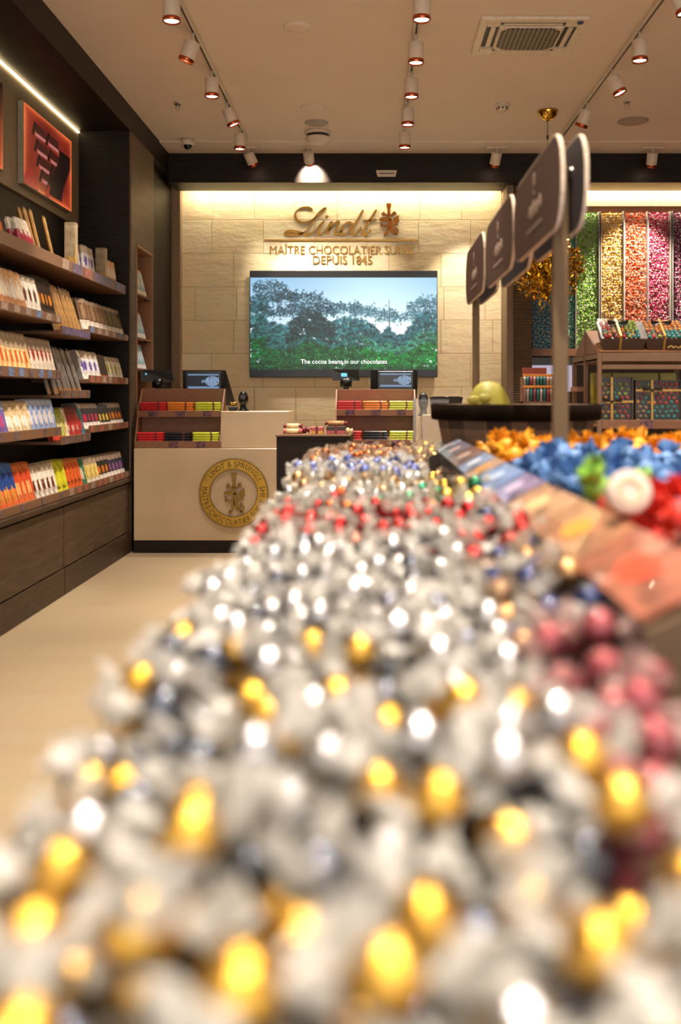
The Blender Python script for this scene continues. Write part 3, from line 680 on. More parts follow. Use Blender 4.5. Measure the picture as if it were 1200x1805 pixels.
# top shelf
ZT = 2.085
def tp(design, n, px0, px1, h, lb, g=None, **k):
    a = dict(xb=-2.02, lean=.15, rz=-.3, t=.02); a.update(k)
    if g is None: a['layers'] = 0
    Ya = 2.0*F/(VX-px0); Yb = 2.0*F/(VX-px1); packs(design, n, Ya, Yb, ZT, h, lb, g, **a)
tp('orangeblue', 1, 2, 14, .25, 'white and orange packet at the near end of the top shelf', None, lean=.3)
tp('berries', 3, 48, 68, .2, 'cream pouch with crimson berries on the top shelf', 'berry pouches', lean=.25, t=.03)
tp('golden', 2, 68, 84, .29, 'slim golden slab leaning beside the berry pouches, top shelf', 'slim golden slabs on the top shelf', rz=.4, lean=.25)
tp('golden', 1, 97, 107, .29, 'single slim golden slab leaning before the pale gold box', None, rz=.4, lean=.25)
tp('whiteviolet', 3, 156, 172, .22, 'white and blue packet on the top shelf before the brown box', 'white and blue packets on the top shelf', t=.02)
tp('peach', 3, 190, 208, .2, 'cream packet at the far end of the top shelf', 'cream packets on the top shelf', t=.02)
for px, h, dz, lb in ((118, .33, 0, 'tall pale gold box standing upright on the top shelf'), (172, .27, 0, 'tall taupe box standing at the far end of the top shelf')):
    Y = 2.05*F/(VX-px)
    MB().box(-2.06, -1.985, Y-.03, Y+.03, ZT, ZT+h, 0, .003).build('gift_box', M_design['tallgold'], label=lb, cat='box')
# glowing red pictures
yy0, yy1 = 6.585, 7.64
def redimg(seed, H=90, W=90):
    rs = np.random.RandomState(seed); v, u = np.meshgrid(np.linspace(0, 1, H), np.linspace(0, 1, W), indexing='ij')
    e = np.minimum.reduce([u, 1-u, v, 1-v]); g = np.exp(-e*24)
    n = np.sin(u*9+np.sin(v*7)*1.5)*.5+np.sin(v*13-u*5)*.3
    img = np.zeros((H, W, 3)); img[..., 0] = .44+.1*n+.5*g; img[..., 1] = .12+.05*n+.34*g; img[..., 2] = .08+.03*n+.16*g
    def box(cx, cy, w_, h_, col, sk=0):
        m = (np.abs(u-cx-sk*(v-cy)) < w_) & (np.abs(v-cy) < h_); img[m] = np.array(col)+rs.normal(0, .02, (m.sum(), 3))
    for cy, cx0 in ((.22, .32), (.42, .36), (.60, .40), (.76, .46)):
        for k in range(2 if cy < .7 else 1):
            box(cx0+k*.27, cy, .11, .07, (.22, .07, .06), .2); box(cx0+k*.27, cy+.07, .11, .022, (.68, .40, .38), .2); box(cx0-.135+k*.27, cy+.01, .022, .085, (.05, .02, .02), -.3)
    m = (np.abs(u-.72-.12*np.sin(v*5)) < .10+.08*v) & (v > .25) & (v < .95); img[m] = (.08, .03, .03)
    m = ((v-1.0+.15*np.sin(u*14)) > -.1) & (u < .5); img[m] = (.55, .10, .10)
    return np.clip(img, 0, 1)
M_red = painted('backlit_red_print', 1.0, .25)
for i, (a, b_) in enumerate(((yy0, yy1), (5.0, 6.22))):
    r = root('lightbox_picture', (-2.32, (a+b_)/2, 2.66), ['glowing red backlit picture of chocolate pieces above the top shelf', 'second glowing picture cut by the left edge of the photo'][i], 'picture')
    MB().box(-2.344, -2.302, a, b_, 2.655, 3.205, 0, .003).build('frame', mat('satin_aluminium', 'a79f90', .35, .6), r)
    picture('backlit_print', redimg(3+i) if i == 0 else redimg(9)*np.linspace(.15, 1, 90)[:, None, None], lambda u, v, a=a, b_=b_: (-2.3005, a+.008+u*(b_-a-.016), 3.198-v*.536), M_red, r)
# niche packs on the column
for k, (z, lb) in enumerate(((2.085, 'upper'), (1.722, 'middle'), (1.462, 'lower'))):
    r = root('niche_shelf', (-2.09, 8.45, z), '%s small brown shelf in the column niche' % lb, 'shelf', 'niche shelves')
    MB().box(-2.235, -1.93, 8.19, 8.728, z, z+.014).build('shelf_board', M_brown2, r)
    MB().box(-1.965, -1.95, 8.60, 8.66, z-.014, z).build('bracket', M_dark, r)
    packs('nichew', 5, 8.225, 8.55, z, .24, 'white and pale blue packet with red top on the %s niche shelf' % lb, 'packets on the %s niche shelf' % lb, xb=-1.938, lean=.28, rz=-.25, zup=.012, layers=0, t=.02)
# ------------------------------------------------------------------ checkout counters
YC = 7.92
c = root('checkout_counter', (-1.1, 8.3, 0), 'cream stone checkout counter with the round gold seal on its front', 'counter')
MB().box(-1.893, -.50, YC, 8.55, .10, .833, 0, .004).build('counter_body', M_cream, c)
MB().box(-1.893, -.50, YC+.004, 8.5, .001, .10).build('plinth', M_dark, c)
MB().box(X_(389, YC+.03), X_(509.5, YC+.03), YC+.03, 8.41, .834, 1.128, 0, .004).build('counter_riser', M_cream, label='raised cream stone block standing on the checkout counter above the seal', cat='counter riser')
c2 = root('checkout_counter', (.3, 8.3, 0), 'second cream counter behind the heap of sweets under the right display', 'counter')
MB().box(-.34, .95, YC, 8.55, .10, .84, 0, .004).build('counter_body', M_cream, c2)
MB().box(-.34, .95, YC+.004, 8.5, .001, .10).build('plinth', M_dark, c2)
MB().box(X_(745, YC+.03), .94, YC+.05, 8.41, .841, 1.10, 0, .004).build('counter_riser', M_cream, label='raised cream block on the second counter under the black printers', cat='counter riser')

# heraldic dragon holding a tall staff (seal and wall emblem share the outline); unit box u,v in -1..1, v up
def dragon(mb, tf, dep, mi=0):
    S = lambda pts, w, w2=None: stroke(mb, pts, w, w2 if w2 is not None else w*.75, tf, dep, mi=mi)
    flat(mb, [(-.16, .98), (.17, .98), (.15, .80), (.09, .62), (.12, .3), (.10, .05), (-.10, .05), (-.08, .3), (-.08, .62), (-.14, .80)], tf, dep, mi)
    S([(-.02, .30), (-.18, .26), (-.3, .36), (-.38, .28), (-.48, .40)], .12); S([(.06, .30), (.2, .26), (.32, .40), (.40, .32), (.5, .42)], .12)
    S([(-.28, .42), (-.40, .46)], .08); S([(.30, .44), (.44, .48)], .08)
    flat(mb, [(-.66, .02), (-.50, .10), (-.30, .12), (-.1, .05), (.12, .06), (.14, -.08), (-.1, -.06), (-.32, -.12), (-.5, -.08)], tf, dep, mi)
    S([(.06, .02), (.16, -.15), (.20, -.35), (.10, -.5), (.2, -.68), (.38, -.84)], .26, .18)
    S([(0, -.05), (-.04, -.25), (.02, -.45)], .12)
    flat(mb, [(.28, -.02), (.46, .14), (.68, .26), (.66, .02), (.72, -.10), (.58, -.18), (.60, -.34), (.44, -.34), (.34, -.44), (.38, -.22)], tf, dep, mi)
    S([(-.04, -.36), (-.28, -.40), (-.44, -.34), (-.56, -.26)], .12); S([(-.44, -.34), (-.58, -.40)], .08); S([(-.46, -.30), (-.54, -.14)], .07)
    S([(.04, -.48), (-.1, -.62), (-.10, -.80), (-.22, -.92), (-.34, -.94)], .14); S([(-.2, -.9), (-.3, -.80)], .08)
    S([(.36, -.84), (.56, -.86), (.62, -.70), (.50, -.54), (.40, -.60), (.46, -.70)], .11); S([(.40, -.86), (.60, -.95)], .08)
    return mb
sx, sy, sz = P(412, 869, YC)
seal = root('round_seal', (sx, YC, sz-.275), 'round antique gold seal with dragon emblem and ring lettering on the counter', 'emblem')
def ring(mb, r0, r1, ya, yb, seg=72, mi=0):
    vs = []; 
    for i in range(seg):
        a = 2*math.pi*i/seg; ca, sa = math.cos(a), math.sin(a)
        vs += [(sx+r0*ca, ya, sz+r0*sa), (sx+r1*ca, ya, sz+r1*sa), (sx+r1*ca, yb, sz+r1*sa), (sx+r0*ca, yb, sz+r0*sa)]
    fs = []
    for i in range(seg):
        o, p = 4*i, 4*((i+1) % seg)
        for k in range(4): fs.append((o+k, o+(k+1) % 4, p+(k+1) % 4, p+k))
    return mb.add(vs, fs, mi)
ring(MB(), .190, .272, YC-.010, YC).build('gold_ring', M_brass, seal)
b = MB(); ring(b, .264, .276, YC-.015, YC); ring(b, .186, .194, YC-.015, YC); b.build('rim', M_bronze, seal)
b = MB(); dragon(b, lambda u, v, d: (sx+.125*u, YC-.001-d, sz+.165*v), .012); b.build('dragon_relief', M_bronze, seal)
def arc_text(mb, txt, a0, a1, inward):
    """letters from angle a0 to a1; inward = tops point to the centre"""
    capv, _ = text_mesh('E', .05); ct = max(p[1] for p in capv)
    ws = []
    for ch in txt:
        if ch == ' ': ws.append(.35); continue
        vs, fs = text_mesh(ch, .05); ws.append(max(p[0] for p in vs)-min(0, min(p[0] for p in vs))+.1)
    tot = sum(ws); x = 0; hgt = .042; r_ = .231; 
    k = abs(a1-a0)*r_/tot
    for ch, w_ in zip(txt, ws):
        f = (x+w_/2)/tot; a = a0+(a1-a0)*f
        if ch != ' ':
            vs, fs = text_mesh(ch, .05); out = []
            for p in vs:
                lx = (p[0]+.05-w_/2)*k; lz = (p[1]/ct-.5)*hgt
                if inward: ux = (-math.sin(a), math.cos(a)); uz = (-math.cos(a), -math.sin(a))
                else: ux = (math.sin(a), -math.cos(a)); uz = (math.cos(a), math.sin(a))
                out.append((sx+r_*math.cos(a)+lx*ux[0]+lz*uz[0], YC-.0105-(p[2]+.05)*.04, sz+r_*math.sin(a)+lx*ux[1]+lz*uz[1]))
            mb.add(out, fs)
        x += w_
b = MB(); dgr = math.radians
arc_text(b, 'LINDT & SPRÜNGLI', dgr(147), dgr(27), False)
arc_text(b, 'MAÎTRE CHOCOLATIER SUISSE 1845', dgr(166), dgr(374), True)
b.build('ring_lettering', mat('dark_bronze_letters', '5f4a20', .5, .5), seal)

# ------------------------------------------------------------------ tiered displays with bars
M_bar = {'red': mat('red_bar_wrap', 'c9262c', .3), 'orange': mat('orange_bar_wrap', 'dd7f22', .3), 'lime': mat('lime_bar_wrap', 'c3cc2c', .3), 'black': mat('black_bar_wrap', '1b1a1e', .25, 0, .1), }
M_band = mat('maroon_paper_band', '5b2320', .4)
def tiers(x0, x1, yf, yb, zb, zt, label, last_tag):
    r = root('tiered_display', ((x0+x1)/2, yf, zb), label, 'display stand')
    ym = yf+.11; zl = zb+.055; zm0 = zb+.245; zm1 = zm0+.05
    prof = [(yf, zb), (yf, zl), (yf+.02, zl+.03), (ym, zm1), (ym+.02, zm1+.03), (yb-.012, zt), (yb, zt), (yb, zb)]
    for a, b_ in ((x0, x0+.012), (x1-.045, x1-.033)): MB().prism(prof, a, b_).build('side_panel', M_brown2, r)
    xi0, xi1 = x0+.012, x1-.045
    MB().box(xi0, xi1, yf, yf+.012, zb, zl, 0, .001).build('front_lip', M_brown2, r)
    MB().box(xi0, xi1, yf+.012, yb-.012, zl-.02, zl-.008).build('bottom_tier', M_brown2, r)
    MB().box(xi0, xi1, ym, ym+.012, zm0, zm1, 0, .001).build('front_lip', M_brown2, r)
    MB().box(xi0, xi1, ym+.012, yb-.012, zm1-.02, zm1-.008).build('upper_tier', M_brown2, r)
    MB().box(xi0, xi1, ym+.10, ym+.11, zb+.012, zm0).build('riser', M_brown2, r)
    MB().box(xi0, xi1, yb-.012, yb, zb, zt, 0, .001).build('back_panel', M_brown2, r)
    wd = (xi1-xi0)/3
    for t, (y_, z_, fr) in enumerate(((ym, zm0, (.17, .5, .83)), (yf, zb, (.45, .78)))):
        for f in fr:
            x = xi0+(xi1-xi0)*f; MB().box(x-.036, x+.036, y_-.004, y_-.001, z_+.006, z_+.05).build('price_tag', M_tagp, r)
    return xi0, xi1, ym, zm0
def bar_stack(x0, x1, y, z, col, lab, grp, lid):
    """four slim bars laid flat on each other, a maroon band round each"""
    for k in range(4):
        dx = R.uniform(-.004, .004); L_ = (x1-x0)
        o = MB(); o.box(x0+dx, x1+dx, y, y+.075, z+k*.0195, z+k*.0195+.018, 0, .005)
        o = o.build('slim_chocolate_bar', M_bar[col], label=lab, cat='chocolate bar', group=grp)
        b = MB(); b.box(x0+dx+L_*.66, x0+dx+L_*.76, y-.001, y+.076, z+k*.0195-.0003, z+k*.0195+.0183, 0, .005); b.build('paper_band', M_band, o)
for (x0, x1, yf, yb, zb, zt, lb, side) in ((-1.890, X_(398, 7.98), 7.93, 8.2, .835, 1.31, 'brown two-tier bar display on the left end of the counter', 'left'),
                                   (X_(590, 7.95), X_(741, 7.95), 7.93, 8.2, .845, 1.305, 'brown two-tier bar display on the second counter below the television', 'right')):
    xi0, xi1, ym, zm0 = tiers(x0, x1, yf, yb, zb, zt, lb, None); w3 = (xi1-xi0)/3
    for t, (y_, z_, cols) in enumerate(((ym+.014, zm0+.043, ('red', 'orange', 'lime')), (yf+.014, zb+.048, ('red', 'black', 'lime')))):
        for k, cl in enumerate(cols):
            a = xi0+w3*k+.006; bar_stack(a, a+w3-.014, y_, z_, cl, '%s slim bar stacked on the %s tier of the %s display' % (cl, ('upper', 'lower')[t], side), '%s bars on the %s tier, %s display' % (cl, ('upper', 'lower')[t], side), None)

# ------------------------------------------------------------------ tills, card readers, scanners
M_screen = painted('till_screen', .8, .2)
rs = np.random.RandomState(4)
H, W = 26, 52; v, u = np.meshgrid(np.linspace(0, 1, H), np.linspace(0, 1, W), indexing='ij')
ti = np.zeros((H, W, 3)); ti[:] = (.10, .12, .16); ti[(v < .12) | (v > .86)] = (.45, .58, .72)
mk = ((u-.78)**2/.05+(v-.5)**2/.12 < 1) & (rs.rand(H, W) > .25); ti[mk] = (.55, .66, .78); mk = (np.abs(v-.5+.35*(u-.5)) < .10) & (u > .45) & (rs.rand(H, W) > .3); ti[mk] = (.50, .60, .74)
def till(px0, px1, py0, py1, side, lb, Y=8.32):
    x0, x1, z0, z1 = X_(px0, Y), X_(px1, Y), Z_(py1, Y), Z_(py0, Y)
    r = root('till_monitor', ((x0+x1)/2, Y+.1, .835), lb, 'till')
    b = MB(); b.prism([(Y, z1), (Y+.03, z1+.004), (Y+.20, z0-.08), (Y+.17, z0-.08), (Y+.03, z0)], x0, x1-(.04 if side else 0)); b.build('monitor_housing', M_black, r)
    if side:
        b = MB(); xx = x1-.04; b.add([(xx, Y, z1), (xx+.012, Y+.02, z1), (x1+.045, Y+.12, z0-.12), (x1+.02, Y+.1, z0-.12), (xx, Y+.05, z0-.12), (xx, Y+.1, z1-.02)], [(0, 1, 2, 3, 4), (1, 5, 2), (0, 5, 1), (4, 3, 5), (3, 2, 5), (0, 4, 5)]); b.build('side_wing', M_darkgrey, r)
    a, c_ = x0+(x1-x0)*(.13 if side else .2), x0+(x1-x0)*(.8 if side else .86); q0, q1 = z0+.02, z1-.03
    b = MB(); b.box(a-.02, c_+.02, Y-.018, Y+.01, q0-.025, q1+.02, 0, .005); b.build('customer_display', M_darkgrey, r)
    picture('lit_screen', ti, lambda uu, vv: (a+uu*(c_-a), Y-.0195, q1-vv*(q1-q0)), M_screen, r)
    MB().cyl(((x0+x1)/2, Y+.12, .84), ((x0+x1)/2, Y+.12, z0+.02), .03, 12).box((x0+x1)/2-.09, (x0+x1)/2+.09, Y+.04, Y+.2, .838, .85, 0, .004).build('stand', M_black, r)
till(321, 403, 653, 689, True, 'black till monitor with lit screen above the left display')
till(653, 736, 652, 686, False, 'black till monitor with lit screen below the television')
def reader(px0, px1, py0, py1, lb, Y, word):
    x0, x1, z0, z1 = X_(px0, Y), X_(px1, Y), Z_(py1, Y), Z_(py0, Y); xm = (x0+x1)/2
    r = root('card_reader', (xm, Y, .84), lb, 'card reader')
    b = MB(); b.add([(x0, Y, z1), (x1, Y, z1), (x1+.012, Y+.02, z0), (x0+.012, Y-.03, z0), (x0, Y+.02, z1+.002), (x1, Y+.02, z1+.002), (x1+.012, Y+.04, z0), (x0+.012, Y-.01, z0)], [(0, 1, 2, 3), (4, 7, 6, 5), (0, 4, 5, 1), (3, 2, 6, 7), (0, 3, 7, 4), (1, 5, 6, 2)])
    b.build('reader_body', M_darkgrey, r)
    if word: b = MB(); b.box(xm-.03, xm+.02, Y-.02, Y-.016, (z0+z1)/2-.014, (z0+z1)/2+.014, 0, .005); b.build('lit_icon', emit('cyan_glow', '5fb6dc', .8), r)
    else: b = MB(); b.lathe([(.009, 0), (.009, .004)], 12, 0, Matrix.Translation((x0+.05, Y-.005, z1-.035)) @ Matrix.Rotation(math.pi/2, 4, 'X')); b.build('status_light', emit('cyan_glow_b', '6fb3c4', .6), r)
    MB().cyl((xm+.01, Y+.03, .84), (xm+.01, Y+.03, z0+.03), .022, 12).cyl((xm+.01, Y+.03, z0-.05), (xm+.01, Y+.03, z0+.02), .05, 12).box(xm-.07, xm+.09, Y-.03, Y+.1, .838, .848, 0, .004).build('stand', M_black, r)
reader(247, 303, 652, 673, 'grey card reader with a blue dot on the left end of the counter', 8.32, False)
reader(584, 631, 651, 671, 'black card reader with cyan lit icon before the television', 8.32, True)
def scanner(px, py0, py1, Y, lb, zb):
    x = X_(px, Y); z1 = Z_(py0, Y); h = z1-zb
    r = root('barcode_scanner', (x, Y, zb), lb, 'scanner')
    MB().lathe([(.045, 0), (.045, .008), (.03, .014), (.022, h*.35)], 20, 0, Matrix.Translation((x, Y, zb))).build('base', M_black, r)
    b = MB(); b.ball((x, Y, zb+h*.62), .05, 0, 18, 12, (.82, .8, .1+h*.38/.05)); b.build('scanner_head', mat('satin_black', '141416', .25), r)
    MB().box(x-.022, x+.022, Y-.047, Y-.036, zb+h*.62, zb+h*.8, 0, .004).build('window', mat('scanner_glass', '3a3a3e', .1), r)
scanner(429, 690, 722, 8.1, 'black barcode scanner standing on the raised cream block', 1.13)
scanner(746, 692, 742, 8.1, 'black barcode scanner at the right end of the right display', 1.10-.01)
for px, py, lb, Y in ((411, 722, 'small gold bow packet beside the left scanner', 8.15),):
    x = X_(px, Y); r = root('gold_bow', (x, Y, 1.128), lb, 'bow')
    MB().box(x-.035, x+.035, Y-.03, Y+.03, 1.129, 1.165, 0, .006).build('box', M_black, r)
    b = MB()
    for k in range(6): a = k*math.pi/3; b.ball((x+.018*math.cos(a), Y+.014*math.sin(a), 1.185), .016, 0, 10, 6)
    b.build('bow', M_gold, r)
Y = 8.2
for k, (a, b_) in enumerate(((758, 790), (787, 816))):
    x0, x1 = X_(a, Y), X_(b_, Y); z1 = Z_(700, Y); r = root('receipt_printer', ((x0+x1)/2, Y, 1.10), ['black box printer right of the right scanner', 'black box printer just left of the green bag'][k], 'printer')
    MB().add([(x0, Y, z1), (x1, Y, z1), (x1-.03, Y+.02, 1.1), (x0+.03, Y+.02, 1.1), (x0, Y+.2, z1), (x1, Y+.2, z1), (x1-.03, Y+.18, 1.1), (x0+.03, Y+.18, 1.1)], [(3, 2, 1, 0), (4, 5, 6, 7), (0, 1, 5, 4), (3, 7, 6, 2), (0, 4, 7, 3), (1, 2, 6, 5)]).build('housing', M_black, r)
    MB().box(x0+.02, x1-.02, Y+.03, Y+.12, z1, z1+.006, 0, .002).build('lid', M_darkgrey, r)

# ------------------------------------------------------------------ television
YW = 10.0; YT = 9.93
x0, x1, z0, z1 = X_(440, YT), X_(771, YT), Z_(665, YT), Z_(477, YT)
tv = root('television', ((x0+x1)/2, YT, z0), 'large wall television showing a misty green forest under pale sky', 'television')
MB().box(x0, x1, YT, YT+.035, z0, z1, 0, .004).build('frame', M_black, tv)
MB().box(x0+.3, x1-.3, YT+.035, YW, z0+.2, z1-.2).build('wall_bracket', M_darkgrey, tv)
H, W = 190, 380; v, u = np.meshgrid(np.linspace(0, 1, H), np.linspace(0, 1, W), indexing='ij')
img = np.zeros((H, W, 3)); band0, band1 = .063, .935
sky_t = np.clip((v-band0)/.6, 0, 1)[..., None]; hx = np.exp(-((u-.68)/.35)**2)[..., None]
sky = np.array((.56, .74, .88))*(1-sky_t)+np.array((.88, .95, .98))*sky_t; sky = np.clip(sky+.16*hx*np.array((1, .9, .7)), 0, 1); img[:] = sky
skx = np.array([0, .04, .08, .09, .12, .18, .22, .30, .36, .43, .50, .58, .66, .70, .745, .78, .82, .87, .90, .96, 1.0]); sky_y = np.array([.20, .17, .16, .40, .38, .42, .38, .26, .30, .40, .33, .34, .42, .50, .42, .52, .50, .40, .32, .28, .30])
rs = np.random.RandomState(11)
def stamp(cx, cy, rx, ry, col, dens=.75):
    X0, X1 = int(max(0, (cx-rx)*W)), int(min(W, (cx+rx)*W+1)); Y0, Y1 = int(max(0, (cy-ry)*H)), int(min(H, (cy+ry)*H+1))
    if X1 <= X0 or Y1 <= Y0: return
    uu, vv = u[Y0:Y1, X0:X1], v[Y0:Y1, X0:X1]; m = (((uu-cx)/rx)**2+((vv-cy)/ry)**2 < 1) & (rs.rand(*uu.shape) < dens)
    img[Y0:Y1, X0:X1][m] = np.clip(np.array(col)*(.8+.4*rs.rand(m.sum(), 1)), 0, 1)
for cx, cy, s in ((.105, .16, .09), (.14, .23, .11), (.09, .29, .08), (.19, .26, .07), (.03, .30, .07), (.04, .38, .09), (.29, .26, .10), (.33, .33, .12), (.26, .38, .12), (.36, .40, .11), (.50, .36, .10), (.56, .38, .11), (.62, .41, .09), (.745, .42, .05), (.74, .46, .07), (.92, .34, .08), (.96, .30, .07), (.95, .40, .10), (.89, .44, .08), (.17, .42, .10)):
    for k in range(int(220*s/.1)):
        a = rs.uniform(-1, 1); stamp(cx+a*s, cy+rs.normal()*.024-.025*(1-a*a), .006*rs.uniform(.5, 1.5), .008, np.array((.30, .47, .53))*rs.uniform(.7, 1.3) if cx > .5 else np.array((.17, .32, .38))*rs.uniform(.5, 1.4), .5)
for cx, t in ((.085, .16), (.30, .3), (.56, .4), (.03, .3), (.745, .44), (.94, .35)): stamp(cx, .5, .0022, .25, (.25, .36, .42), 1)
pts = []
for k in range(5200):
    x = rs.rand(); sy_ = np.interp(x, skx, sky_y)+.10; y = sy_+(1-sy_)*rs.rand()**.9; pts.append((y, x, sy_))
for y, x, sy_ in sorted(pts):
    d = (y-sy_)/(1-sy_)
    c_ = (np.array((.20, .40, .44))*(1-d)+np.array((.05, .30, .22))*d) if d < .5 else np.array((.03, .26+.12*rs.rand(), .15))
    if x > .6 and d > .3: c_ = c_*np.array((1.5, 1.35, 1.1))
    if .2 < x < .45 and d < .4: c_ = c_*.6
    c_ = c_*rs.uniform(.45, 1.45)*(1 if y < .85 else 1-.5*(y-.85)/.15); stamp(x, y, .012*rs.uniform(.5, 1.4), .018*rs.uniform(.5, 1.3), c_, .7)
for _ in range(1): img[1:-1, 1:-1] = (img[1:-1, 1:-1]*2+img[:-2, 1:-1]+img[2:, 1:-1]+img[1:-1, :-2]+img[1:-1, 2:])/6
img[(v < band0)] = (.07, .08, .10); img[(v > band1)] = (.02, .05, .08)
img[(v > .05) & (v < band0)] = (.03, .03, .04)
picture('lit_screen', img, lambda a, b_: (x0+.006+a*(x1-x0-.012), YT-.0012, z1-.006-b_*(z1-z0-.012)), painted('forest_footage', 1.0, .3), tv)
b = MB(); put_text(b, 'The cocoa beans in our chocolates', X_(530, YT), X_(682, YT), Z_(641, YT), Z_(633.5, YT), YT-.002, .002); b.build('subtitle', emit('subtitle_white', 'f2f4f4', 1.1), tv)

# ------------------------------------------------------------------ raised wall lettering
YL = 9.9975; pxm = YL/F
sg = root('wall_lettering', P(602, 467, YL), 'raised gold company lettering with dragon on the limestone wall above the television', 'sign')
def zt(u, v, d): return (X_(470+u/4.138, YL), YL-d, Z_(350+v/4.138, YL))
b = MB(); D_ = .010; wsc = 1.3
for pts, wm, wn in (([(335, 84), (295, 66), (245, 72), (212, 100), (210, 140), (245, 172), (305, 168), (365, 135), (410, 98), (436, 66)], 15, 5),
                    ([(436, 66), (400, 84), (360, 130), (330, 180), (295, 228), (250, 258), (190, 266), (145, 260), (136, 247), (165, 236), (225, 246), (285, 262), (325, 252), (352, 230)], 19, 6),
                    ([(352, 232), (385, 195), (412, 165)], 7, 4), ([(420, 160), (396, 198), (378, 240), (386, 260), (414, 246), (440, 215)], 18, 6),
                    ([(440, 215), (462, 178), (474, 168)], 7, 4), ([(480, 165), (462, 205), (440, 262)], 18, 10), ([(448, 240), (480, 195), (510, 170), (526, 176), (518, 205), (500, 245), (512, 262), (540, 242), (560, 215)], 17, 6),
                    ([(622, 182), (590, 176), (556, 200), (538, 236), (546, 260), (576, 254), (606, 222), (636, 176)], 17, 6),
                    ([(706, 80), (676, 132), (640, 196), (622, 244), (634, 262), (664, 240), (690, 205)], 19, 8),
                    ([(802, 80), (770, 130), (728, 196), (704, 244), (714, 264), (742, 250), (760, 228)], 21, 9), ([(700, 158), (745, 160), (800, 152)], 9, 8)):
    stroke(b, pts, wm*wsc, wn*wsc, zt, D_)
flat(b, [(438+12*math.cos(a), 132+10*math.sin(a)) for a in np.arange(0, 6.28, .4)], zt, D_)
b.build('script_word', M_gold, sg)
b = MB(); b.box(X_(466, YL), X_(738, YL), YL-.01, YL, Z_(425, YL), Z_(422, YL)); b.build('underline', M_gold, sg)
b = MB(); put_text(b, 'MAÎTRE CHOCOLATIER SUISSE', X_(476, YL), X_(729, YL), Z_(448, YL), Z_(433.5, YL), YL, .008); b.build('first_line_lettering', M_gold, sg)
b = MB(); put_text(b, 'DEPUIS 1845', X_(551.5, YL), X_(655, YL), Z_(465.5, YL), Z_(451, YL), YL, .008); b.build('second_line_lettering', M_gold, sg)
M_cop = mat('copper_gold', 'a8682c', .35, 1)
ex, ez = X_(685, YL), Z_(387, YL)
b = MB(); dragon(b, lambda u, v, d: (ex+.150*u, YL-d, ez+.165*v), .012); b.build('dragon_emblem', M_cop, sg)

# ------------------------------------------------------------------ dark plinth with confectionery
pl = root('dark_plinth', (-.36, 6.6, 0), 'dark brown wooden plinth table between the counters behind the heap', 'plinth')
PZ = 1.25-.240
MB().box(-.593, -.134, 6.2, 7.12, 0, PZ-.012, 0, .002).build('plinth_body', M_dark, pl)
MB().box(-.600, -.130, 6.19, 7.13, PZ-.012, PZ, 0, .002).build('plinth_top', M_brown, pl)
MB().box(-.595+.13, -.595+.165, 6.193, 6.199, .70, .76).build('small_sticker', M_brown2, pl)
def roll(x, y, z, L_, r_, m, lb, grp, cap=None):
    o = MB(); o.cyl((x-L_/2, y, z+r_), (x+L_/2, y, z+r_), r_, 14); o = o.build('sweet_roll', m, label=lb, cat='sweet roll', group=grp)
    for s in (-1, 1):
        e = MB(); e.cyl((x+s*L_/2, y, z+r_), (x+s*(L_/2+.02), y, z+r_), r_*.45, 10, 0, r_*.95); e.build('twisted_end', cap or m, o)
M_crp = mat('cream_paper', 'dcc39a', .5); M_pink = mat('pink_paper', 'b45a58', .5); M_mar = mat('maroon_paper', '6b2026', .4)
for k in range(3): roll(-.50, 6.28+.05*k, PZ, .075, .017, M_crp, 'cream paper roll with red ends on the left of the plinth', 'cream rolls on the plinth', M_pink)
for k in range(2): roll(-.50, 6.30+.05*k, PZ+.033, .075, .016, M_crp, 'cream paper roll with red ends on the left of the plinth', 'cream rolls on the plinth', M_mar)
roll(-.435, 6.4, PZ, .03, .022, M_mar, 'short maroon roll beside the cream rolls', None)
def gbox(x0, x1, y0, y1, h, m, lb, band):
    r = root('gift_box', ((x0+x1)/2, (y0+y1)/2, PZ), lb, 'gift box')
    MB().box(x0, x1, y0, y1, PZ, PZ+h, 0, .004).build('box_body', m, r)
    MB().box(x0+.0, x1+.0, y0-.0015, y0+.001, PZ+.003, PZ+h*.45).build('paper_label', band, r)
    b = MB(); b.box((x0+x1)/2-.008, (x0+x1)/2+.008, y0-.002, y1+.002, PZ-.0, PZ+h+.002); b.build('ribbon', M_mar, r)
gbox(-.385, -.305, 6.25, 6.38, .045, M_pink, 'pink gift box with yellow label in the middle of the plinth', mat('yellow_paper', 'd8a94a', .5))
gbox(-.285, -.165, 6.25, 6.42, .05, mat('dark_choc_box', '3a2018', .35), 'dark brown ribboned gift box on the right of the plinth', M_pink)
for k in range(3): roll(-.225, 6.28+.045*k, PZ+.052, .10, .015, mat('stripe_paper', 'b98a5c', .4), 'tan roll lying on the dark gift box', 'tan rolls on the gift box', M_mar)
roll(-.150, 6.27, PZ, .02, .02, M_crp, 'short cream roll at the right edge of the plinth', None)
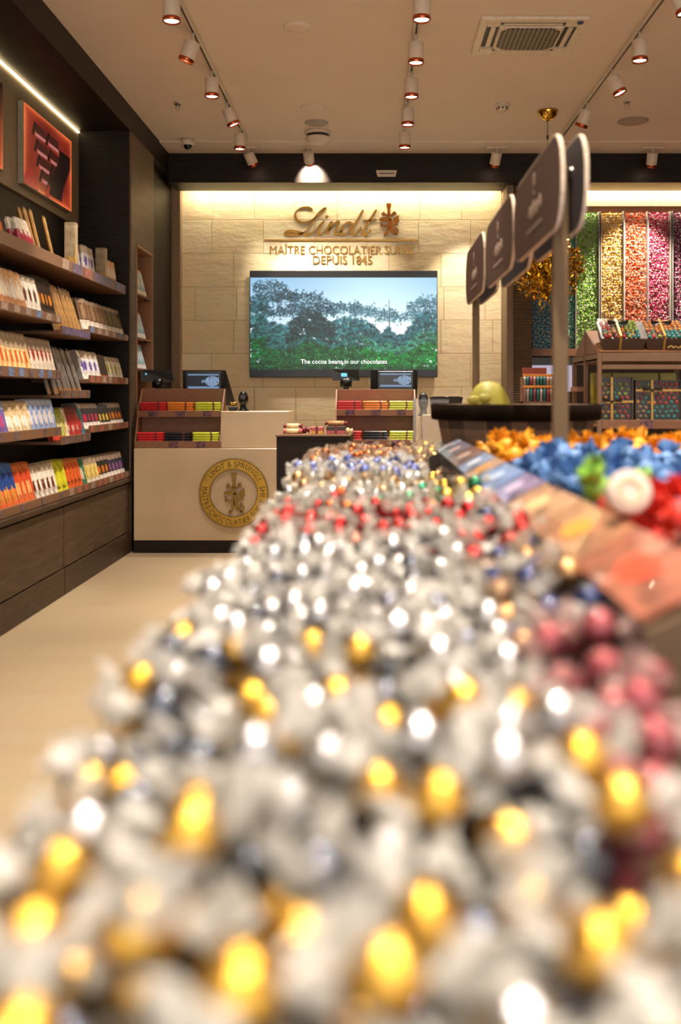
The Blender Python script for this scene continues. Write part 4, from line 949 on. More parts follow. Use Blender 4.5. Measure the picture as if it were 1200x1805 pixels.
# ------------------------------------------------------------------ right side: wall of sweets
YCW = 9.86
def ico(sub):
    import bmesh
    bm = bmesh.new(); bmesh.ops.create_icosphere(bm, subdivisions=sub, radius=1); bm.verts.ensure_lookup_table()
    v = np.array([x.co[:] for x in bm.verts]); f = [tuple(q.index for q in p.verts) for p in bm.faces]; bm.free(); return v, f
ICO1 = ico(1); ICO2 = ico(2); ICO3 = ico(3)
def rotm(rs):
    q = rs.normal(size=4); q /= np.linalg.norm(q); a, b, c, d = q
    return np.array([[1-2*(c*c+d*d), 2*(b*c-a*d), 2*(b*d+a*c)], [2*(b*c+a*d), 1-2*(b*b+d*d), 2*(c*d-a*b)], [2*(b*d-a*c), 2*(c*d+a*b), 1-2*(b*b+c*c)]])
def small_truffle():
    v, f = ICO1; vs = [tuple(p) for p in v]; fs = list(f); mi = [0]*len(fs)
    for s in (-1, 1):
        o = len(vs); vs += [(s*.75, 0, .25), (s*.75, .2, -.2), (s*.75, -.2, -.2), (s*1.9, .8, .5), (s*2.0, 0, -.7), (s*1.9, -.8, .4)]
        q = [(0, 1, 4, 3), (1, 2, 5, 4), (2, 0, 3, 5)]; fs += [tuple(i+o for i in t) for t in q]; mi += [1]*3
    return np.array(vs), fs, mi
STV, STF, STM = small_truffle()
M_wrapw = mat('white_twist_paper', 'd0c8bc', .4)
def many(name, pts, r_, mats, parent=None, seed=0, V=None, FF=None, MI=None, **kw):
    rs = np.random.RandomState(seed); V = STV if V is None else V; FF = FF or STF; MI = MI or STM
    b = MB()
    n = len(V)
    for i, p in enumerate(pts):
        q = V*r_*rs.uniform(.92, 1.08) @ rotm(rs).T+np.array(p)
        b.v += q.tolist(); b.f += [tuple(k+i*n for k in t) for t in FF]; b.mi += MI; b.sm += [m == 0 for m in MI]
    return b.build(name, mats, parent, **kw)
cols = [('blue', '3f90b4', 935, 974.5), ('teal', '3ab8a4', 975.5, 1012.5), ('green', '8cc444', 1013.5, 1053.5), ('yellow', 'e2b048', 1057, 1097), ('orange', 'e0622c', 1098.5, 1139), ('pink', 'cf3a6a', 1140, 1179), ('purple', '983468', 1183, 1222)]
M_div = mat('clear_divider_edge', 'a9a29a', .2, .2)
rsw = np.random.RandomState(2)
for ci, (nm, hx_, pa, pb) in enumerate(cols):
    xa, xb_ = X_(pa, YCW), X_(pb, YCW); mc = mat('foil_'+nm, hx_, .3, .25, .12, 20)
    r = root('sweet_dispenser_column', ((xa+xb_)/2, 9.9, 1.715), 'tall clear wall column filled with %s wrapped sweets' % nm, 'dispenser column', 'dispenser columns on the right wall')
    MB().box(xa, xb_, 9.90, 9.925, 1.716, 3.074).build('back_panel', mat('back_'+nm, hx_, .5, 0, .1), r)
    for xx in (xa-.004, xb_-.002): MB().box(xx, xx+.006, 9.80, 9.925, 1.716, 3.074).build('divider', M_div, r)
    pts = []
    nx, nz = 9, 50
    for i in range(nx):
        for k in range(nz):
            pts.append((xa+.014+(xb_-xa-.028)*(i+.5*(k % 2)*.9+.25)/nx+rsw.uniform(-.004, .004), YCW+rsw.uniform(-.018, .018), 1.733+(3.06-1.733)*(k+.5)/nz+rsw.uniform(-.005, .005)))
    rsw.shuffle(pts); ind = pts[:42]; rest = pts[42:]
    many('sweet_pile', rest, .0115, [mc, M_wrapw], None, ci, label='%s wrapped sweets packed in the %s wall column' % (nm, nm), cat='sweets', kind='stuff')
    o = many('wrapped_sweet', [(0, 0, 0)], .0125, [mc, M_wrapw], None, ci+50, label='%s twist wrapped sweet behind the front of the %s wall column' % (nm, nm), cat='wrapped sweet', group='%s sweets in the wall column' % nm)
    o.data.transform(Matrix.Translation(Vector(o['_w'])))
    for k, p in enumerate(ind):
        q = o if k == 0 else o.copy()
        if k: COL.objects.link(q)
        q.location = (p[0], YCW-.022, p[2]); q.rotation_euler = (R.uniform(0, 6), R.uniform(0, 6), R.uniform(0, 6))
# lower wall behind the shelf unit: recess with screen
r = root('wall_poster', P(956, 690, 9.9), 'pale lilac lit panel below the blue and teal sweets', 'panel')
MB().box(X_(936, 9.93), X_(1008, 9.93), 9.93, 10.02, Z_(690, 9.93), Z_(644, 9.93)).build('panel', emit('lit_lilac_screen', 'c9c4e2', .55), r)
MB().box(X_(936, 9.93), X_(1008, 9.93), 9.92, 10.02, Z_(643.5, 9.93), Z_(630, 9.93)).build('dark_header', M_darkgrey, r)
rk = root('lollipop_rack', (X_(948, 7.0), 7.0, 1.19), 'small rack of striped tubes with terracotta header left of the pole', 'rack')
xa, xb_ = X_(921, 7), X_(976, 7); zr = 1.19
MB().box(xa, xb_, 7.0, 7.12, zr, zr+.02).box(xa, xb_, 7.05, 7.06, zr, Z_(664, 7)).box(xa, xa+.006, 7, 7.12, zr, Z_(664, 7)).box(xb_-.006, xb_, 7, 7.12, zr, Z_(664, 7)).build('rack_body', M_brown2, rk)
MB().box(xa, X_(964, 7), 7.02, 7.03, Z_(660, 7), Z_(648, 7), 0, .002).build('header_card', mat('terracotta_card', '94432f', .5), rk)
for z in (Z_(664, 7), Z_(684, 7)): MB().box(xa, xb_, 6.985, 7.0, z, z+.018, 0, .002).build('tier_lip', mat('amber_strip', 'd98a35', .4), rk)
tubem = [mat('tube_'+n_, h_, .3) for n_, h_ in (('pale_pink', 'd9a7a0'), ('white', 'd9d4cc'), ('teal', '3f8f96'), ('rose', 'b5616a'))]
for t, z in enumerate((zr+.02, Z_(684, 7)+.0)):
    n = 9; tp_ = {}
    for k in range(n):
        m = tubem[(2 if 3 <= k <= 6 and k % 2 == 0 else (k*5+t) % 4)]; x = xa+.016+(xb_-xa-.032)*k/(n-1)
        o = MB().cyl((x, 7.02, z), (x, 7.02, z+.085), .0095, 10).ball((x, 7.02, z+.088), .0095, 0, 10, 6)
        o.build('sweet_tube', m, label='slim %s tube on the %s tier of the small rack' % (m.name[5:].replace('_', ' '), ('lower', 'upper')[t]), cat='tube', group='%s tubes, %s tier' % (m.name[5:].replace('_', ' '), ('lower', 'upper')[t]))
MB().box(xa-.08, xb_+.2, 6.9, 7.3, 0, 1.188, 0, .004).build('display_plinth', M_dark, label='dark plinth carrying the small rack of striped tubes', cat='plinth')

# ------------------------------------------------------------------ A-frame gift shelving unit
GX0 = X_(1057, 5.5); GX1 = 2.75; Y0, Y1 = 5.5, 6.19
gu = root('gift_shelving_unit', ((GX0+GX1)/2, (Y0+Y1)/2, 0), 'brown metal shelving unit with a sloping roof top full of gift boxes', 'shelving unit')
zt0, zt1 = Z_(637, Y0), Z_(622, Y0)
for x in (GX0, GX1-.02):
    for y in (Y0, (Y0+Y1)/2, Y1-.02):
        zz = zt1 if y != (Y0+Y1)/2 else zt1+.12
        MB().box(x-.012, x+.012, y, y+.022, 0, zz, 0, .002).build('post', M_brown, gu)
MB().box(GX0+.62, GX0+.645, Y1-.02, Y1, 0, zt1).build('post', M_brown, gu)
MB().box(GX0+.012, GX1, Y0, Y0+.014, zt0, zt1, 0, .002).build('top_rail', M_brown, gu)
MB().box(GX0+.012, GX1, Y1-.014, Y1, zt0, zt1, 0, .002).build('top_rail', M_brown, gu)
MB().box(GX0-.012, GX0+.012, Y0+.02, Y1-.02, zt1-.03, zt1-.004).build('side_rail', M_brown, gu)
MB().box(GX0+.012, GX1, Y0, Y0+.014, Z_(651, Y0), Z_(643, Y0), 0, .002).build('middle_rail', M_brown, gu)
MB().box(GX0, GX1, Y0+.014, Y1-.014, zt0, zt0+.008).build('top_board', M_brown, gu)
ZB0, ZB1 = Z_(756, Y0), Z_(740, Y0)
MB().box(GX0+.012, GX1, Y0, Y0+.014, ZB0, ZB1, 0, .002).build('shelf_lip', M_brown2, gu)
MB().box(GX0-.01, GX1, Y0+.014, Y1-.01, ZB0+.01, ZB0+.02).build('shelf_board', M_brown2, gu)
MB().box(GX0-.01, GX1, Y0+.014, Y1-.01, .45, .47).build('shelf_board', M_brown2, gu)
MB().box(X_(1128, Y0), X_(1150, Y0), Y0-.004, Y0-.001, ZB0+.002, ZB1-.004).build('price_tag', M_tagp, gu)
ym = (Y0+Y1)/2; zap = zt1+.145
for x in (GX0-.006, GX1-.03):
    MB().prism([(Y0+.01, zt1), (ym, zap), (Y1-.01, zt1)], x, x+.012).build('gable', M_brown2, gu)
b = MB(); b.prism([(Y0+.02, zt1), (ym, zap-.01), (ym, zap+.0), (Y0+.008, zt1+.006)], GX0, GX1-.02); b.prism([(Y1-.02, zt1), (ym, zap-.01), (ym, zap), (Y1-.008, zt1+.006)], GX0, GX1-.02)
b.build('sloping_shelf', M_tan, gu)
MB().box(X_(1014, 5.95), X_(1033, 5.95), 5.9, 6.1, Z_(690, 5.95), Z_(682, 5.95)).build('side_tray', M_tan, gu)

truf_cols = [('red', 'c43a34'), ('orange', 'd9892e'), ('lime', '9db53a'), ('teal', '2b8f8c'), ('gold', 'c79a4a'), ('pale', 'a8845c'), ('maroon', '7c2730')]
TM = [mat('foil_mix_'+n_, h_, .35, .0, .08, 20) for n_, h_ in truf_cols]
GTV = STV.copy(); GTV[-12:] *= .62
M_boxdark = mat('chocolate_box_card', '40261c', .4)
M_clear, nt, bb = new_mat('clear_film'); bb.inputs['Base Color'].default_value = (.2, .2, .2, 1); bb.inputs['Roughness'].default_value = .12; bb.inputs['Alpha'].default_value = .07
M_ribb = mat('gold_ribbon', 'a8803e', .35, .6); M_ribk = mat('dark_ribbon', '241712', .4)
def gift(name, x0, x1, z0, z1, ybase, depth, lb, seed, zones, bow, M=None, taper=0):
    """box standing with its clear window facing -Y; M may tilt it"""
    T = M or Matrix.Identity(4)
    r = root(name, (T @ Vector(((x0+x1)/2, ybase, z0))), lb, 'gift box')
    b = MB(); b.box(x0, x1, ybase+.03, ybase+depth, z0, z1, 0, 0, T)
    for a in ((x0, x0+.006, z0, z1), (x1-.006, x1, z0, z1), (x0, x1, z0, z0+.006), (x0, x1, z1-.006, z1)): b.box(a[0], a[1], ybase, ybase+.03, a[2], a[3], 0, 0, T)
    b.build('box_base', M_boxdark, r)
    rs = np.random.RandomState(seed); rr_ = .0145; groups = {}
    z = z0+.02; row_ = 0
    pts = []
    while z < z1-.012:
        x = x0+.018+(rr_ if row_ % 2 else 0)
        while x < x1-.014:
            u, v = (x-x0)/(x1-x0), (z-z0)/(z1-z0); k = zones(u, v, rs); pts.append((x+rs.uniform(-.003, .003), ybase+.018+rs.uniform(-.003, .004), z+rs.uniform(-.003, .003), k)); x += 2*rr_+.002
        z += rr_*1.8; row_ += 1
    b = MB(); V, FF, MI = ICO1[0], ICO1[1], [0]*len(ICO1[1])
    n = len(V)
    for i, p in enumerate(pts):
        q = V*rr_*.9*np.array((1, .7, 1)) @ rotm(rs).T+np.array(p[:3]); q = [tuple(T @ Vector(t)) for t in q]
        b.v += q; b.f += [tuple(k+i*n for k in t) for t in FF]; b.mi += [p[3] if m == 0 else 7 for m in MI]; b.sm += [m == 0 for m in MI]
    b.build('assorted_truffles', TM+[M_wrapw], r, kind='stuff')
    MB().box(x0+.002, x1-.002, ybase-.002, ybase-.001, z0+.002, z1-.002, 0, 0, T).build('clear_window', M_clear, r)
    bx, bz = bow; b = MB()
    b.box(bx-.006, bx+.006, ybase-.004, ybase-.002, z0, z1, 0, 0, T); b.box(x0, x1, ybase-.004, ybase-.002, bz-.006, bz+.006, 0, 0, T); b.build('ribbon', M_ribb, r)
    b = MB()
    for sx_ in (-1, 1):
        b.add([tuple(T @ Vector(p)) for p in [(bx, ybase-.006, bz), (bx+sx_*.05, ybase-.02, bz+.022), (bx+sx_*.055, ybase-.012, bz-.004), (bx+sx_*.045, ybase-.006, bz-.045), (bx+sx_*.058, ybase-.006, bz-.04)]], [(0, 1, 2), (0, 3, 4)])
    b.ball((bx, ybase-.01, bz), .009, 0, 8, 6, M=T); b.build('bow', M_ribk, r)
    return r
zz = lambda u, v, rs: (3 if (.35 < u < .6 and v > .5) else 2 if (u > .5 and v > .6) else 0 if (u > .6 and v > .35) else 1 if v > .2 and u < .3 and v < .3 else rs.randint(0, 7))
zz2 = lambda u, v, rs: (3 if (v < .4 and u > .3) else 0 if (u > .45 and v > .5) else 5 if u < .3 and v < .4 else rs.randint(0, 7))
Yb = Y0+.06
gift('gift_box_upright', X_(1058, Yb), X_(1116, Yb), ZB0+.021, Z_(665, Yb), Yb, .05, 'upright windowed gift box with dark bow at the left of the lower shelf', 3, zz, (X_(1078, Yb), Z_(708, Yb)))
gift('gift_box_upright', X_(1120, Yb), X_(1202, Yb), ZB0+.021, Z_(670, Yb), Yb, .05, 'wide upright windowed gift box with teal and red sweets on lower shelf', 4, zz2, (X_(1149, Yb), Z_(688, Yb)))
# boxes behind (lime strip)
for k, (a, c_) in enumerate(((1045, 1078), (1079, 1160), (1163, 1192))):
    Yy = 5.9; MB().box(X_(a, Yy), X_(c_, Yy), Yy, Yy+.08, ZB0+.021, Z_(657 if k < 2 else 657, Yy), 0, .003).build('lime_box', mat('lime_box_%s' % 'abc'[k], 'b7a93c', .4), label=['narrow lime box behind the left gift box', 'wide lime box behind the two gift boxes', 'lime box end right of the rear post'][k], cat='box')
# tapered boxes lying on the slope
def sloped(px0, px1, lb, seed, zn, script):
    Yf = Y0+.01; x0_, x1_ = X_(px0, Yf), X_(px1, Yf); z0 = zt1+.002
    r = root('gift_box', ((x0_+x1_)/2, Yf, z0), lb, 'gift box', None)
    zf = Z_(597, Yf); ang = math.radians(-52); dep = .17; tp_ = .012
    vy, vz = math.cos(math.radians(38)), math.sin(math.radians(38))
    top = [(x0_-tp_, Yf, zf), (x1_+tp_, Yf, zf), (x1_+tp_, Yf+dep*vy, zf+dep*vz), (x0_-tp_, Yf+dep*vy, zf+dep*vz)]
    bot = [(x0_+.006, Yf+.03, z0), (x1_-.006, Yf+.03, z0), (x1_-.006, Yf+.09+dep*vy*.5, z0+dep*vz*.9), (x0_+.006, Yf+.09+dep*vy*.5, z0+dep*vz*.9)]
    MB().add(bot+top, [(0, 1, 5, 4), (1, 2, 6, 5), (2, 3, 7, 6), (3, 0, 4, 7), (0, 3, 2, 1), (4, 5, 6, 7)]).build('tray', M_boxdark, r)
    rs = np.random.RandomState(seed); b = MB(); n = len(ICO1[0]); i = 0
    for a in np.arange(.06, .96, .026/(x1_-x0_)):
        for d in np.arange(.08, .95, .024/dep):
            p = np.array((x0_+a*(x1_-x0_), Yf+dep*vy*d-.004, zf+dep*vz*d+.004))+rs.uniform(-.003, .003, 3); k = zn(a, d, rs)
            q = ICO1[0]*.0125 @ rotm(rs).T*np.array((1, .8, .8))+p; b.v += q.tolist(); b.f += [tuple(t_+i*n for t_ in t) for t in ICO1[1]]; b.mi += [k]*len(ICO1[1]); b.sm += [True]*len(ICO1[1]); i += 1
    b.build('assorted_truffles', TM+[M_wrapw], r, kind='stuff')
    o = np.array((0, -.012, .016)); MB().add([tuple(np.array(p)+o) for p in top], [(0, 1, 2, 3)]).build('clear_lid', M_clear, r)
    xr = x0_+(x1_-x0_)*.42; b = MB(); q1 = np.array((0, Yf-.014, zf+.016)); q2 = q1+dep*np.array((0, vy, vz))
    b.add([(xr-.006, q1[1], q1[2]), (xr+.006, q1[1], q1[2]), (xr+.006, q2[1], q2[2]), (xr-.006, q2[1], q2[2]), (xr-.006, Yf+.026, z0), (xr+.006, Yf+.026, z0)], [(0, 1, 2, 3), (0, 4, 5, 1)])
    b.build('ribbon', M_ribb, r)
    b = MB(); c0 = q1+(q2-q1)*.7
    for s in (-1, 1): b.add([(xr, c0[1]-.008, c0[2]+.008), (xr+s*.06, c0[1]-.02, c0[2]+.02), (xr+s*.055, c0[1]-.01, c0[2]-.005), (xr+s*.03, c0[1]-.02, c0[2]-.01)], [(0, 1, 2), (0, 3, 2)])
    b.build('bow', M_ribk, r)
    if script:
        b = MB(); stroke(b, [(0, 0), (.2, .5), (.3, 0), (.45, .4), (.6, 0), (.8, .5), (1, .1)], .12, .05, lambda u, v, d: (x1_-.11+u*.10, Yf+.005-d, z0+.025+v*.03), .003); b.build('gold_script', M_ribb, r)
sloped(1064, 1135, 'chocolate brown gift tray with clear lid, left one on the sloping top', 8, lambda u, v, rs: 2 if u > .55 and v > .5 else (0 if u < .2 and v > .4 else rs.randint(0, 7)), False)
sloped(1142, 1212, 'chocolate brown gift tray with gold script, cut by the right edge', 9, lambda u, v, rs: 3 if u > .45 and v < .5 else (1 if v > .5 else rs.randint(0, 7)), True)
b = MB().box(X_(1049, 5.6), X_(1056, 5.6), 5.6, 5.75, Z_(580, 5.6), Z_(570, 5.6), 0, .004)

# ------------------------------------------------------------------ tartan tub, green bag
def tartan(nm, dark):
    m, nt, b = new_mat(nm); N = nt.nodes; L = nt.links
    tc = N.new('ShaderNodeTexCoord'); g = N.new('ShaderNodeTexNoise')
    sp = N.new('ShaderNodeSeparateXYZ'); L.new(tc.outputs['Object'], sp.inputs[0])
    at = N.new('ShaderNodeMath'); at.operation = 'ARCTAN2'; L.new(sp.outputs[0], at.inputs[0]); L.new(sp.outputs[1], at.inputs[1])
    def band(src, sc_, c1, c2, ps):
        mm = N.new('ShaderNodeMath'); mm.operation = 'MULTIPLY'; L.new(src, mm.inputs[0]); mm.inputs[1].default_value = sc_
        fr = N.new('ShaderNodeMath'); fr.operation = 'FRACT'; L.new(mm.outputs[0], fr.inputs[0])
        r = N.new('ShaderNodeValToRGB'); r.color_ramp.interpolation = 'CONSTANT'; r.color_ramp.elements[0].color = (*lin(c1), 1); r.color_ramp.elements[1].position = ps[0]; r.color_ramp.elements[1].color = (*lin(c2), 1)
        e = r.color_ramp.elements.new(ps[1]); e.color = (*lin('a08a50'), 1); e = r.color_ramp.elements.new(ps[1]+.05); e.color = (*lin(c1), 1)
        L.new(fr.outputs[0], r.inputs[0]); return r.outputs[0]
    a = band(at.outputs[0], 1.55, '8d6f5c', '4a3a30', (.42, .9)); c_ = band(sp.outputs[2], 6.5, '9a7c68', '40322a', (.72, .985))
    mx = N.new('ShaderNodeMix'); mx.data_type = 'RGBA'; mx.inputs[0].default_value = .5; L.new(a, mx.inputs[6]); L.new(c_, mx.inputs[7]); L.new(mx.outputs[2], b.inputs['Base Color']); b.inputs['Roughness'].default_value = .75
    return m
tx, ty = X_(908, 3.9), 3.9
tb = root('tartan_tub', (tx, ty, .86), 'large round brown tartan tub standing behind the orange sweets', 'tub')
T = Matrix.Translation((tx, ty, 0))
zr = 1.218
M_tart = tartan('brown_tartan_fabric', 1)
MB().lathe([(.25, .88), (.275, 1.00), (.292, 1.10), (.302, 1.15), (.325, zr-.006), (.322, zr), (.300, zr-.004), (.27, 1.16), (.22, 1.10), (.0005, 1.10)], 48, 0, T, True, False).build('tub_body', M_tart, tb)
b = MB(); b.lathe([(.322, zr-.06), (.330, zr-.055), (.332, zr-.002), (.322, zr+.002)], 48, 0, T, True, False); b.build('dark_rim_band', mat('dark_tartan_trim', '1a110b', .9, 0, .2, 12, spec=.05, stretch=(1, 1, .1)), tb)
MB().lathe([(.215, .86), (.215, .885), (.19, .89)], 40, 0, T).build('base_ring', M_dark, tb)
gb = root('green_bag', (X_(860, 3.95), 3.95, 1.12), 'domed olive green gift bag with a bow sitting in the tartan tub', 'bag')
M_lime = mat('olive_green_satin', '948c36', .45, 0, .1, 10)
b = MB(); gx, gy = X_(860, 3.9), 3.88
pr = []
for k in range(11):
    t = k/10; pr.append((max(.001, .098*math.cos(t*math.pi/2)**.8), 1.12+.2*math.sin(t*math.pi/2)-.012))
b.lathe(pr, 32, 0, Matrix.Translation((gx, gy, 0)) @ Matrix.Diagonal((1, .75, 1, 1)), True, False); b.build('bag_body', M_lime, gb)
b = MB()
for s, w_, h_ in ((-1, .045, .03), (1, .05, .03)):
    b.ball((gx-.045+s*.02, gy-.075, 1.235+(.006 if s > 0 else 0)), .022, 0, 12, 8, (1.2, .4, .75))
b.add([(gx-.045, gy-.09, 1.235), (gx-.075, gy-.082, 1.19), (gx-.055, gy-.085, 1.185), (gx-.02, gy-.085, 1.19), (gx-.035, gy-.085, 1.185)], [(0, 1, 2), (0, 4, 3)])
b.build('bow', M_lime, gb)

# ------------------------------------------------------------------ sign paddles on posts
M_plaq = mat('mauve_brown_plaque', '5a443b', .85, 0, .03, spec=.08); M_edge = mat('cream_plaque_edge', 'd9c7b4', .7, spec=.1); M_pole = mat('tan_metal_post', '7c654b', .6, 0, .02, spec=.15); M_print = mat('cream_print', 'a58b7c', .5)
def rrect(a0, a1, b0, b1, ra, n=7):
    out = []
    for cx_, cy_, st in ((a1-ra, b1-ra, 0), (a0+ra, b1-ra, 90), (a0+ra, b0+ra, 180), (a1-ra, b0+ra, 270)):
        for k in range(n): a = math.radians(st+90*k/(n-1)); out.append((cx_+ra*math.cos(a), cy_+ra*math.sin(a)))
    return out
Xs = .46
for si, (ya, yb_, za, zb_, nm) in enumerate(((2.42, 3.22, 1.67, 1.91, 'nearest and largest'), (3.24, 4.02, 1.675, 1.925, 'middle'), (4.09, 4.86, 1.685, 1.94, 'farthest'))):
    for side, x in ((0, Xs), (1, Xs+.058)):
        # the far plaque of each pair faces the other way
        r = root('sign_plaque', (x, (ya+yb_)/2, za), '%s rounded brown hanging sign, %s' % (nm.capitalize(), ('left face of its pair' if side == 0 else 'right face of its pair')), 'sign', None)
        poly = rrect(ya, yb_, za, zb_, .105)
        MB().prism(poly, x, x+.010).build('plaque_edge', M_edge, r)
        ins = rrect(ya+.004, yb_-.004, za+.004, zb_-.004, .101)
        xs_ = (x-.001, x) if side == 0 else (x+.010, x+.011)
        MB().prism(ins, *xs_).build('plaque_face', M_plaq, r)
        MB().prism(ins, *((x+.010, x+.0105) if side == 0 else (x-.0005, x))).build('plaque_back', mat('plaque_back_dark', '33272a', .6), r)
        if side == 0:
            yc = (ya+yb_)/2; b = MB()
            tfp = lambda u, v, d: (x-.0012-d, yc+(u)*.30, za+.0+v*.24)
            flat(b, [(.06*math.cos(a)-.02, .78+.10*math.sin(a)) for a in np.arange(0, 6.28, .5)], tfp, .001)
            flat(b, [(-.05, .62), (.01, .62), (.0, .74), (-.04, .74)], tfp, .001)
            stroke(b, [(-.40, .40), (-.30, .52), (-.22, .40), (-.12, .5), (-.05, .40), (.05, .53), (.12, .40), (.22, .5), (.34, .42)], .10, .04, tfp, .001)
            for k in range(9): stroke(b, [(-.44+.1*k, .24), (-.38+.1*k, .24)], .035, .03, tfp, .001)
            b.build('printed_marks', M_print, r)
for (yp, zt_, lb, nn) in ((2.61, 1.86, 'nearest tan metal signpost rising from the bins', 1), (4.72, 1.9, 'farther tan metal signpost behind the green bag', 2)):
    x = Xs+.034; wq = .02 if nn == 1 else .0165
    r = root('signpost', (x, yp, .86), lb, 'signpost')
    MB().box(x-wq, x+wq, yp-.012, yp+.012, .86, zt_, 0, .003).build('post', M_pole, r) if nn == 2 else MB().box(x-wq, x+wq, yp-.012, yp+.012, .86, 1.85, 0, .003).build('post', M_pole, r)
    MB().ball((x+.027, yp-.03, 1.83), .013, 0, 14, 8).cyl((x+.02, yp-.03, 1.83), (x+.02, yp+.01, 1.83), .006, 10).build('fixing_knob', M_chrome, r)
    MB().box(x-.06, x+.06, yp-.05, yp+.05, .861, .868, 0, .002).build('foot_plate', M_pole, r)
# ------------------------------------------------------------------ pick and mix island
isl = root('sweet_island', (.35, 2.6, 0), 'dark wooden pick and mix island carrying the heaps of sweets', 'display island')
MB().box(-.238, 1.02, .30, 4.95, .0, .855, 0, .004).build('island_body', M_drawer, isl)
MB().box(-.22, 1.0, .32, 4.93, 0, .004).build('plinth', M_dark, isl)
M_panel = mat('brown_divider_panel', '5c452c', .5)
M_acr, nt, bb = new_mat('clear_acrylic'); bb.inputs['Base Color'].default_value = (1, .98, .96, 1); bb.inputs['Roughness'].default_value = .06; bb.inputs['Alpha'].default_value = .14
def panel(mb, name, m, lb, cat): return mb.build(name, m, label=lb, cat=cat)
panel(MB().box(-.236, -.231, .31, 4.4, .856, .955), 'clear_side_wall', M_acr, 'low clear acrylic wall along the aisle side of the long heap', 'acrylic panel')
panel(MB().box(-.231, .165, 4.40, 4.406, .856, .97), 'clear_end_wall', M_acr, 'low clear acrylic wall closing the far end of the long heap', 'acrylic panel')
XF, ZF = .245, 1.25-.205   # crease where the upright front meets the sloping lid
XL2, ZL2 = .325, 1.25-.1625
panel(MB().box(XF, XF+.004, .90, 3.535, .99, ZF-.004), 'acrylic_front_panel', M_acr, 'upright clear acrylic front under the sloping label cards', 'acrylic panel')
for y in (.87, 3.55):
    b = MB(); b.prism([(XF-(.008 if y < 1 else .042), .857), (XF-(.008 if y < 1 else .042), ZF-(0 if y < 1 else .012)), (XL2-.004, ZL2-.006), (XL2-.004, .857)], y-.008, y+.008, 'y')
    # polygon is given as (x, z)
    panel(b, 'divider_panel', M_panel if y < 1 else mat('dark_divider', '33261f', .4), 'brown upright divider panel at the right edge beside the pink sweets' if y < 1 else 'dark upright divider panel cutting through the label cards before the tub', 'divider')
panel(MB().box(XF-.055, XF+.10, 4.44, 4.447, .857, 1.235).box(XF-.06, XF-.048, 4.436, 4.451, .857, 1.24, 1), 'clear_end_screen', [M_acr, M_div], 'tall clear acrylic screen at the far end of the label cards', 'acrylic panel')
panel(MB().box(XL2-.004, XL2, .9, 3.535, .86, ZL2-.01), 'inner_wall', M_panel, 'brown board under the upper edge of the label cards', 'divider')

# label cards on the sloping lid
cards = [('salmon', 'a8604c', .90, 1.20), ('peach', 'a87458', 1.21, 1.52), ('light_peach', 'b58a6c', 1.53, 1.84), ('lilac', '7d70a0', 1.86, 2.08), ('cornflower', '5f78b0', 2.10, 2.40), ('apricot', 'b08860', 2.42, 2.60), ('pale_blue', '8496bc', 2.62, 2.84), ('rose_grey', '7a5e5a', 2.86, 3.2), ('slate', '6f6c80', 3.22, 3.53), ('ash_blue', '8f9cb0', 3.58, 3.75), ('plum_grey', '77687a', 3.77, 3.98)]
def lidp(s, y, d=0): return (XF+s*(XL2-XF)-d*.55, y, ZF+s*(ZL2-ZF)+d*.83)
card_mats = {}
for nm, hx_, ya, yb_ in cards:
    m = mat('card_'+nm, hx_, .3, 0, .3, 22, coat=.4)
    r = root('label_card', lidp(.5, (ya+yb_)/2), '%s sloping label card on the lid %s' % (nm.replace('_', ' '), 'between the heaps of sweets'), 'label card')
    V_ = [lidp(0, ya), lidp(1, ya), lidp(1, yb_), lidp(0, yb_), lidp(0, ya, .004), lidp(1, ya, .004), lidp(1, yb_, .004), lidp(0, yb_, .004)]
    MB().add(V_, [(0, 1, 2, 3), (4, 7, 6, 5), (0, 4, 5, 1), (1, 5, 6, 2), (2, 6, 7, 3), (3, 7, 4, 0)]).build('card', m, r)
    b = MB(); yc = (ya+yb_)/2; k = (yb_-ya)
    hx2 = {'salmon': 'e84a30', 'peach': 'e8a040', 'light_peach': 'eec08c', 'lilac': 'c8b8dc', 'cornflower': 'b0c4ea', 'apricot': 'e0902c', 'pale_blue': 'd5def2'}.get(nm, 'b09a98')
    pts = [(.48+.26*math.cos(a), yc+k*.17*math.sin(a)) for a in np.arange(0, 6.28, .4)]
    b.add([lidp(s, y, .0052) for s, y in pts], [tuple(range(len(pts)))]); b.build('printed_oval', mat('print_'+nm, hx2, .3), r)

